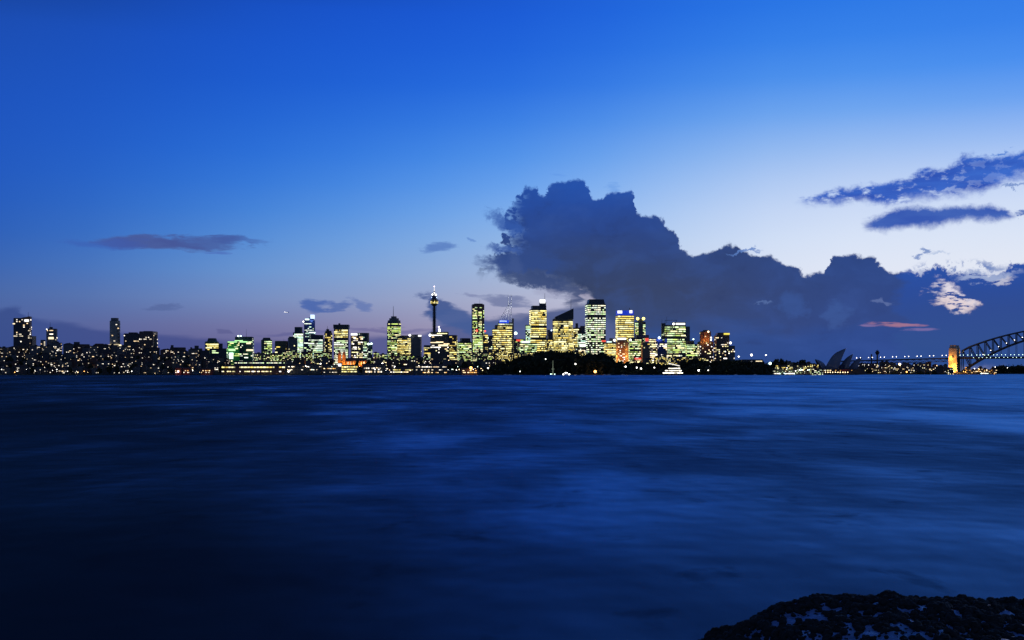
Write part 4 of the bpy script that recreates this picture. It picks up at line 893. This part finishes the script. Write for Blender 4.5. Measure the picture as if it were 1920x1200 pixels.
def shorelamp(px, y, col, r, label, grp, D=None):
    D = D or pw(SH, px)+6; z = G(px, D); h = round(max(2.5, ZY(y, D)-z)/2)*2.; lamp((PX(px,D), D, z), col, r, h, label, grp)
for i in range(14): shorelamp(1529+i*4.65+R.uniform(-.3,.3), 698.5, 'warm', .95, 'warm lamp in the even row along the concert hall quay', 'lamps along the concert hall quay', 2604)
for i in range(26): shorelamp(R.uniform(1450,1534), R.uniform(690,699), R.choice(('mint','white','warm')), R.uniform(.8,1.2)//.2*.2, 'small lamp on the bright quay left of the concert hall', 'lamps on the bright quay', 2566+R.uniform(0,40))
for i in range(34): shorelamp(R.uniform(1600,1862), R.uniform(690,699), R.choice(('white','warm','warm','orange')), R.choice((.9,1.1,1.3)), 'small warm lamp on the quay below the bridge approach', 'lamps on the quay below the bridge', 3160+R.uniform(-4,20))
for i in range(44): shorelamp(R.uniform(0,412), R.uniform(692,699), R.choice(('white','warm','white','orange')), R.choice((.45,.6,.9)), 'small lamp among the houses of the left hill', 'lamps along the left waterfront', 2412+R.choice((0,8,60,130,200)))
for i in range(56): shorelamp(R.uniform(536,905), R.uniform(686,696), R.choice(('white','warm','white','mint')), R.choice((.5,.7,.9)), 'small lamp along the naval quay', 'lamps along the naval quay', 2404+R.choice((0,0,30,90)))
for px, y, c, r, lb, dd in [(883,690,'orange',3.0,'large orange floodlight over the boathouse',2398),(1116,697,'orange',3.0,'glaring orange quay lamp with wide glow under the garden trees',2398),(1079,682,'white',1.5,'single white lamp in the dark gardens, left of the big orange lamp',2405),
        (1023,674,'white',1.1,'white lamp high in the dark gardens above the yacht',2410),(1173,688,'white',1.6,'white lamp in front of trees under the orange piers, first of three',2405),(1194,690,'white',1.4,'middle one of three white lamps in the gardens under the orange piers',2405),
        (1202,691,'white',1.6,'right one of three white lamps in the gardens under the orange piers',2405),(1227,690,'white',1.2,'white lamp just left of the lit ferry',2405),(1310,694,'white',2.0,'bright white lamp in the black trees right of the lit ferry',2405),(1328,695,'white',1.1,'fainter white lamp right of the bright one beyond the ferry',2405),
        (1361,696,'white',.6,'faintest white lamp in the dark point woods',2405),(1444,681,'mint',3.0,'brilliant green white floodlight at the tip of the wooded point',2566),(1385,668.5,'white',1.5,'small white light above the woods right of the brown towers',2470),
        (1409,665.5,'white',2.4,'largest white light on a mast above the low pavilion',2470),(1436,665.5,'white',1.5,'pale mast light above the right end of the pavilion',2470),(915,690,'white',1.5,'white lamp at the left edge of the gardens',2405),
        (975,696,'white',1.0,'faint lamp at the waterline left of the lit yacht',2403),(1687,682.5,'warm',3.2,'dazzling warm floodlight under the bridge approach',3058),(1757,686,'warm',2.4,'warm floodlight just left of the orange pylon',3160),(1771,685,'mint',2.0,'white green floodlight beside the orange pylon',3160),
        (740,687,'white',1.2,'left one of two lamps behind the yellow quay shed',2430),(717,682,'white',1.8,'bright lamp above the quay block with square windows',2450),(541,697,'white',1.9,'bright lamp at the right end of the long wharf',2404),
        (334,696,'pink',2.0,'bright lamp in front of the red boathouse',2404),(1700,698,'orange',2.,'orange lamp on the quay under the bridge approach',3056),(601,682,'white',1.5,'white lamp beside the service box on the naval quay',2440),
        (1866,688,'white',1.4,'left one of two lone lamps on the dark far hill',4304),(1889,690,'white',1.2,'right one of two lone lamps on the dark far hill',4304)]:
    shorelamp(px, y, c, r, lb, None, dd)
flood((PX(1116,2394), 2394, 8), (1,.40,.1), 5000, .8)
flood((PX(1687,3052), 3052, 20), (1,.8,.5), 8000, .8)
for px in range(1618, 1862, 22): flood((PX(px,3150), 3150, 7), (1,.5,.18), 1200, .5)
for px in range(1456, 1540, 14): flood((PX(px,2562), 2562, 8), (.9,1,.6), 900, .5)

# ---------------------------------------------------------------- boats
def hull(b, L, Wd, z0, z1, x0, y0):
    f = [(-.5,0),(-.42,-.5),(.2,-.5),(.5,0),(.2,.5),(-.42,.5)]
    b.prism([(x0+x*L*.92, y0+y*Wd*.7) for x, y in f], z0, z1, [(x0+x*L, y0+y*Wd) for x, y in f])
WH = surf('white_paint', (.7,.7,.68), .4)
D = 2370; X = PX(1261.5, D); ft = thing('ferry', 'brightly lit white ferry with three glowing decks in front of the dark gardens', 'boat', (X, D, 0)); o = ft.location.copy()
b = MB(o); hull(b, 48, 11, -.6, 2.6, X, D); b.build('hull', surf('dark_hull',(.04,.05,.08),.5), ft)
for i, (xa, xb, z) in enumerate(((-22,21,2.6),(-17,18,7.4),(-10,15,12.2))):
    b = MB(o); b.box(X+xa, X+xb, D-4.6+i*.5, D+4.6-i*.5, z, z+4.2); b.build('deckhouse', surf('dark_hull',(.04,.05,.08),.5), ft)
    b = MB(o); b.box(X+xa-1, X+xb+1, D-5.2+i*.5, D+5.2-i*.5, z+4.2, z+4.6); b.build('deck', surf('dark_hull',(.04,.05,.08),.5), ft)
    n = 7-i
    for q in range(n): 
        w_ = (xb-xa)/n; put('window', unit('window', winmat('lit_ferry',(1,.92,.72),2.6)), Vector((X+xa+w_*(q+.5), D-4.75+i*.5, z+2.1))-o, (w_*.9,.4,2.0), 0, ft)
b = MB(o); xa, xb = X-9, X+14; b.addv([(xa,D-4,24.5),(xb,D-4,19),(xb,D+4,19),(xa,D+4,24.5),(xa,D-4,25.8),(xb,D-4,20.3),(xb,D+4,20.3),(xa,D+4,25.8)], [(0,1,2,3),(4,7,6,5),(0,4,5,1),(2,6,7,3),(0,3,7,4),(1,5,6,2)]); b.build('streak_slab', glow('streak_slab_glow',(1,.95,.85),1.3), ft)  # sloping glowing slab added for the ferry's blurred light streak
for xq in (X-8, X+2, X+12): b = MB(o); b.bar((xq,D,16.6), (xq,D,19.3+(X+14-xq)*.22), .2); b.build('streak_slab_post', DSTEEL, ft)
D = 2380; X = PX(1036, D); y_ = thing('yacht', 'moored yacht with glowing white mast and spreaders by the dark gardens', 'boat', (X, D, 0)); o = y_.location.copy()
b = MB(o); hull(b, 14, 4, -.5, 1.6, X, D); b.build('hull', WH, y_)
b = MB(o); b.box(X-4.5, X+2, D-1.3, D+1.3, 1.6, 3.2); b.build('cabin', WH, y_)
b = MB(o); b.bar((X+.8,D,1.6), (X+.8,D,ZY(676,D)), .26, 5, .12); b.bar((X-2.6,D,13), (X+4.2,D,13), .16); b.build('mast', glow('self_lit_mast',(.8,1,.75),.7), y_)  # mast and spreaders emit in place of light falling on them
for q in (-3, -1, 1): put('window', unit('window', pmat('green')), Vector((X+q, D-1.45, 2.5))-o, (1.5,.3,.9), 0, y_)
b = MB(o); b.ball((X-3.6, D-1.4, 2.3), 1.0); b.ball((X+4.6,D-1.2,2.2),.8); b.build('deck_lamp', LAMP['mint'], y_)
D = 2372; X = PX(1061.5, D); m_ = thing('motor_launch', 'motor launch with two brilliant white bow lights, right of the lit yacht', 'boat', (X, D, 0)); o = m_.location.copy()
b = MB(o); hull(b, 16, 5, -.5, 1.8, X, D); b.build('hull', WH, m_)
b = MB(o); b.box(X-4, X+3, D-1.6, D+1.6, 1.8, 4.2); b.build('cabin', WH, m_)
for q, z, r in ((-6,1.9,1.5),(6.6,1.9,1.5),(-2,5.2,.9),(2,5.2,.9),(-1,4.2,.7)): b = MB(o); b.ball((X+q, D-2, z), r); b.build('bow_light' if z < 3 else 'cabin_light', LAMP['white'], m_, True)
def smallferry(px, L, label, D=2530):
    X = PX(px, D); f_ = thing('ferry', label, 'boat', (X, D, 0)); o = f_.location.copy()
    b = MB(o); hull(b, L, 8, -.5, 2., X, D); b.build('hull', WH, f_)
    b = MB(o); b.box(X-L*.36, X+L*.3, D-3, D+3, 2, 4.6); b.build('deckhouse', WH, f_)
    b = MB(o); b.box(X-L*.38, X+L*.32, D-3.4, D+3.4, 4.6, 4.9); b.build('roof', WH, f_)
    for q in range(6): put('window', unit('window', winmat('lit_ferry',(1,.92,.72),2.6)), Vector((X+L*(-.32+.11*q), D-3.1, 3.3))-o, (L*.09,.3,1.5), 0, f_)
    for q in (-.4, .33): b = MB(o); b.ball((X+L*q, D-2, 3.), .9); b.build('deck_lamp', LAMP['mint'], f_)
smallferry(1455, 26, 'low lit ferry at the quay nearest the wooded point')
smallferry(1481, 28, 'low lit ferry at the quay nearer the concert hall')
smallferry(1846, 26, 'lit ferry on the water under the bridge arch', 3120)
def dinghy(px, label, D=2385):
    X = PX(px, D); f_ = thing('sailing_boat', label, 'boat', (X, D, 0), 'sailing boats moored off the gardens'); o = f_.location.copy()
    b = MB(o); hull(b, 9, 3, -.4, 1.1, X, D); b.build('hull', WH, f_)
    b = MB(o); b.box(X-2.4, X+1, D-.9, D+.9, 1.1, 1.9); b.build('cabin', WH, f_)
    b = MB(o); b.bar((X+.6,D,1.1), (X+.6,D,12), .1, 5, .06); b.build('mast', STEEL, f_)
for px in (948, 956, 1092, 1134, 1142, 1168, 1380, 1416): dinghy(px, 'unlit sailing boat moored at the dark garden shore')
# jetty for the boats at the long wharf
# ---------------------------------------------------------------- airliner climbing out on the left
D = 9000; c = Vector((PX(537,D), D, ZY(585.5,D))); pl = thing('airliner', 'small airliner with landing lights on, low in the sky left of the city', 'aircraft', c); o = c.copy()
b = MB(o); prof = [(.2,-19),(1.4,-17),(2,-13),(2,10),(1.3,15),(.3,19)]; n = 10; vs = []; fs = []
for r_, xx in prof:
    for i in range(n): q = 2*math.pi*i/n; vs.append((c.x+xx, c.y+r_*math.cos(q), c.z+r_*math.sin(q)-xx*.1))
for k in range(len(prof)-1):
    for i in range(n): j = (i+1) % n; fs.append((k*n+i, (k+1)*n+i, (k+1)*n+j, k*n+j))
b.addv(vs, fs); b.build('fuselage', WH, pl, True)
for sg in (-1, 1):
    b = MB(o); b.prism([(c.x-4,c.y+sg*1.5),(c.x+4,c.y+sg*1.5),(c.x+9,c.y+sg*18),(c.x+6.5,c.y+sg*18)][::sg], c.z-.9, c.z-.3); b.build('wing', WH, pl)
    b = MB(o); b.bar((c.x-3,c.y+sg*6,c.z-1.6), (c.x+1.5,c.y+sg*6,c.z-1.8), 1.1, 8); b.build('engine', WH, pl)
b = MB(o); b.addv([(c.x+13,c.y-.2,c.z),(c.x+19,c.y-.2,c.z-1),(c.x+20,c.y-.2,c.z+6),(c.x+17,c.y-.2,c.z+6),(c.x+13,c.y+.2,c.z),(c.x+19,c.y+.2,c.z-1),(c.x+20,c.y+.2,c.z+6),(c.x+17,c.y+.2,c.z+6)],
    [(0,1,2,3),(7,6,5,4),(0,4,5,1),(1,5,6,2),(2,6,7,3),(3,7,4,0)]); b.build('tail_fin', WH, pl)
for xx in (-15, -5, 5): b = MB(o); b.ball((c.x+xx, c.y-2.4, c.z-xx*.1), 1.7); b.build('landing_light', LAMP['white'], pl, True)

# ---------------------------------------------------------------- foreground rock
YR = 11.
prof = [(-3,-2),(.6,-.5),(1.3,1.5),(1.75,2.30),(2.3,2.52),(2.72,2.71),(3.15,2.79),(3.6,2.83),(4.2,2.81),(5.0,2.755),(6,2.73),(8,2.6),(10,1.0),(11.5,-1)]
def rz(x, y):
    z = pw(prof, x+noise.noise((x*.6, y*.6, 3))*.25)
    if y > YR: z -= (y-YR)**2*.9+(y-YR)*.15
    else: z -= (YR-y)*.012+max(0, 6.5-y)**2*.5
    k = noise.fractal((x*1.5, y*1.5, 0), .9, 2.1, 5)*.07
    l = noise.fractal((x*6, y*6, 4), .8, 2.1, 4)*.022
    return max(-1, z+k+l-.03)
b = MB((4.5,9,0)); vs = []; fs = []
xs = [.4+i*.034 for i in range(300)]; ys = [4.5+j*.04 for j in range(70)]+[7.3+j*.022 for j in range(230)]
for y in ys:
    for x in xs: vs.append((x, y, rz(x, y)))
n = len(xs)
for j in range(len(ys)-1):
    for i in range(n-1): fs.append((j*n+i, j*n+i+1, (j+1)*n+i+1, (j+1)*n+i))
b.addv(vs, fs)
rm = bpy.data.materials.new('wet_rock_sky_sheen'); rm.use_nodes = True; t = NT(rm.node_tree); bs = t.n['Principled BSDF']
tcn = t.new('ShaderNodeTexCoord'); nz = t.noise(tcn.outputs['Object'], 3, 8, .65); n2 = t.noise(tcn.outputs['Object'], 22, 5, .7)
t.l.new(t.mix(nz, (.03,.06,.14,1), (.22,.38,.80,1)), bs.inputs['Base Color']); t.l.new(t.step(n2, .3, .7, .12, .45), bs.inputs['Roughness'])  # blue sky reflection painted into the wet rock's base colour
bp = t.new('ShaderNodeBump'); bp.inputs['Distance'].default_value = .02; t.l.new(n2, bp.inputs['Height']); t.l.new(bp.outputs[0], bs.inputs['Normal'])
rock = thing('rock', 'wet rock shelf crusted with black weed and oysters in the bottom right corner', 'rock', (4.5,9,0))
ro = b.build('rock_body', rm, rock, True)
b = MB((4.5,9,0))
base = []
for i in range(5):
    q = MB(); q.ball((0,0,0), 1, 7, 5); base.append([Vector(v_)*(1+.42*noise.noise((v_[0]*1.7+i*9, v_[1]*1.7, v_[2]*1.7))) for v_ in q.v]); bf = q.f
cnt = 0
for _ in range(90000):
    x = R.uniform(1.2, 7.0); y = R.uniform(8.4, 11.8)
    dn = .35*noise.noise((x*1.6, y*1.2, 11))+.75*noise.noise((x*8.5, y*4.2, 17))+.4*noise.noise((x*21, y*12, 7))
    tiny = dn < -.03 and R.random() < .10
    if dn < -.03 and not tiny and not (y > YR-.25 and R.random() < .8): continue
    z = rz(x, y)
    if z < .3: continue
    s_ = R.choice((R.uniform(.008,.018), R.uniform(.010,.026), R.uniform(.018,.038)))*(1.5 if dn > .25 else .6 if tiny else 1); th = R.uniform(0,6.28); ct, st_ = math.cos(th), math.sin(th); e = R.uniform(.5,1.2)
    b.addv([(x+(v_.x*ct-v_.y*st_)*s_, y+(v_.x*st_+v_.y*ct)*s_*e, z+v_.z*s_*.85+s_*.3) for v_ in R.choice(base)], bf); cnt += 1
    if cnt > 34000: break
sw = b.build('black_weed', surf('black_weed', (.004,.005,.006), .85, scale=8), rock); sw['kind'] = 'stuff'
print('objects', len(bpy.data.objects), 'clumps', cnt)
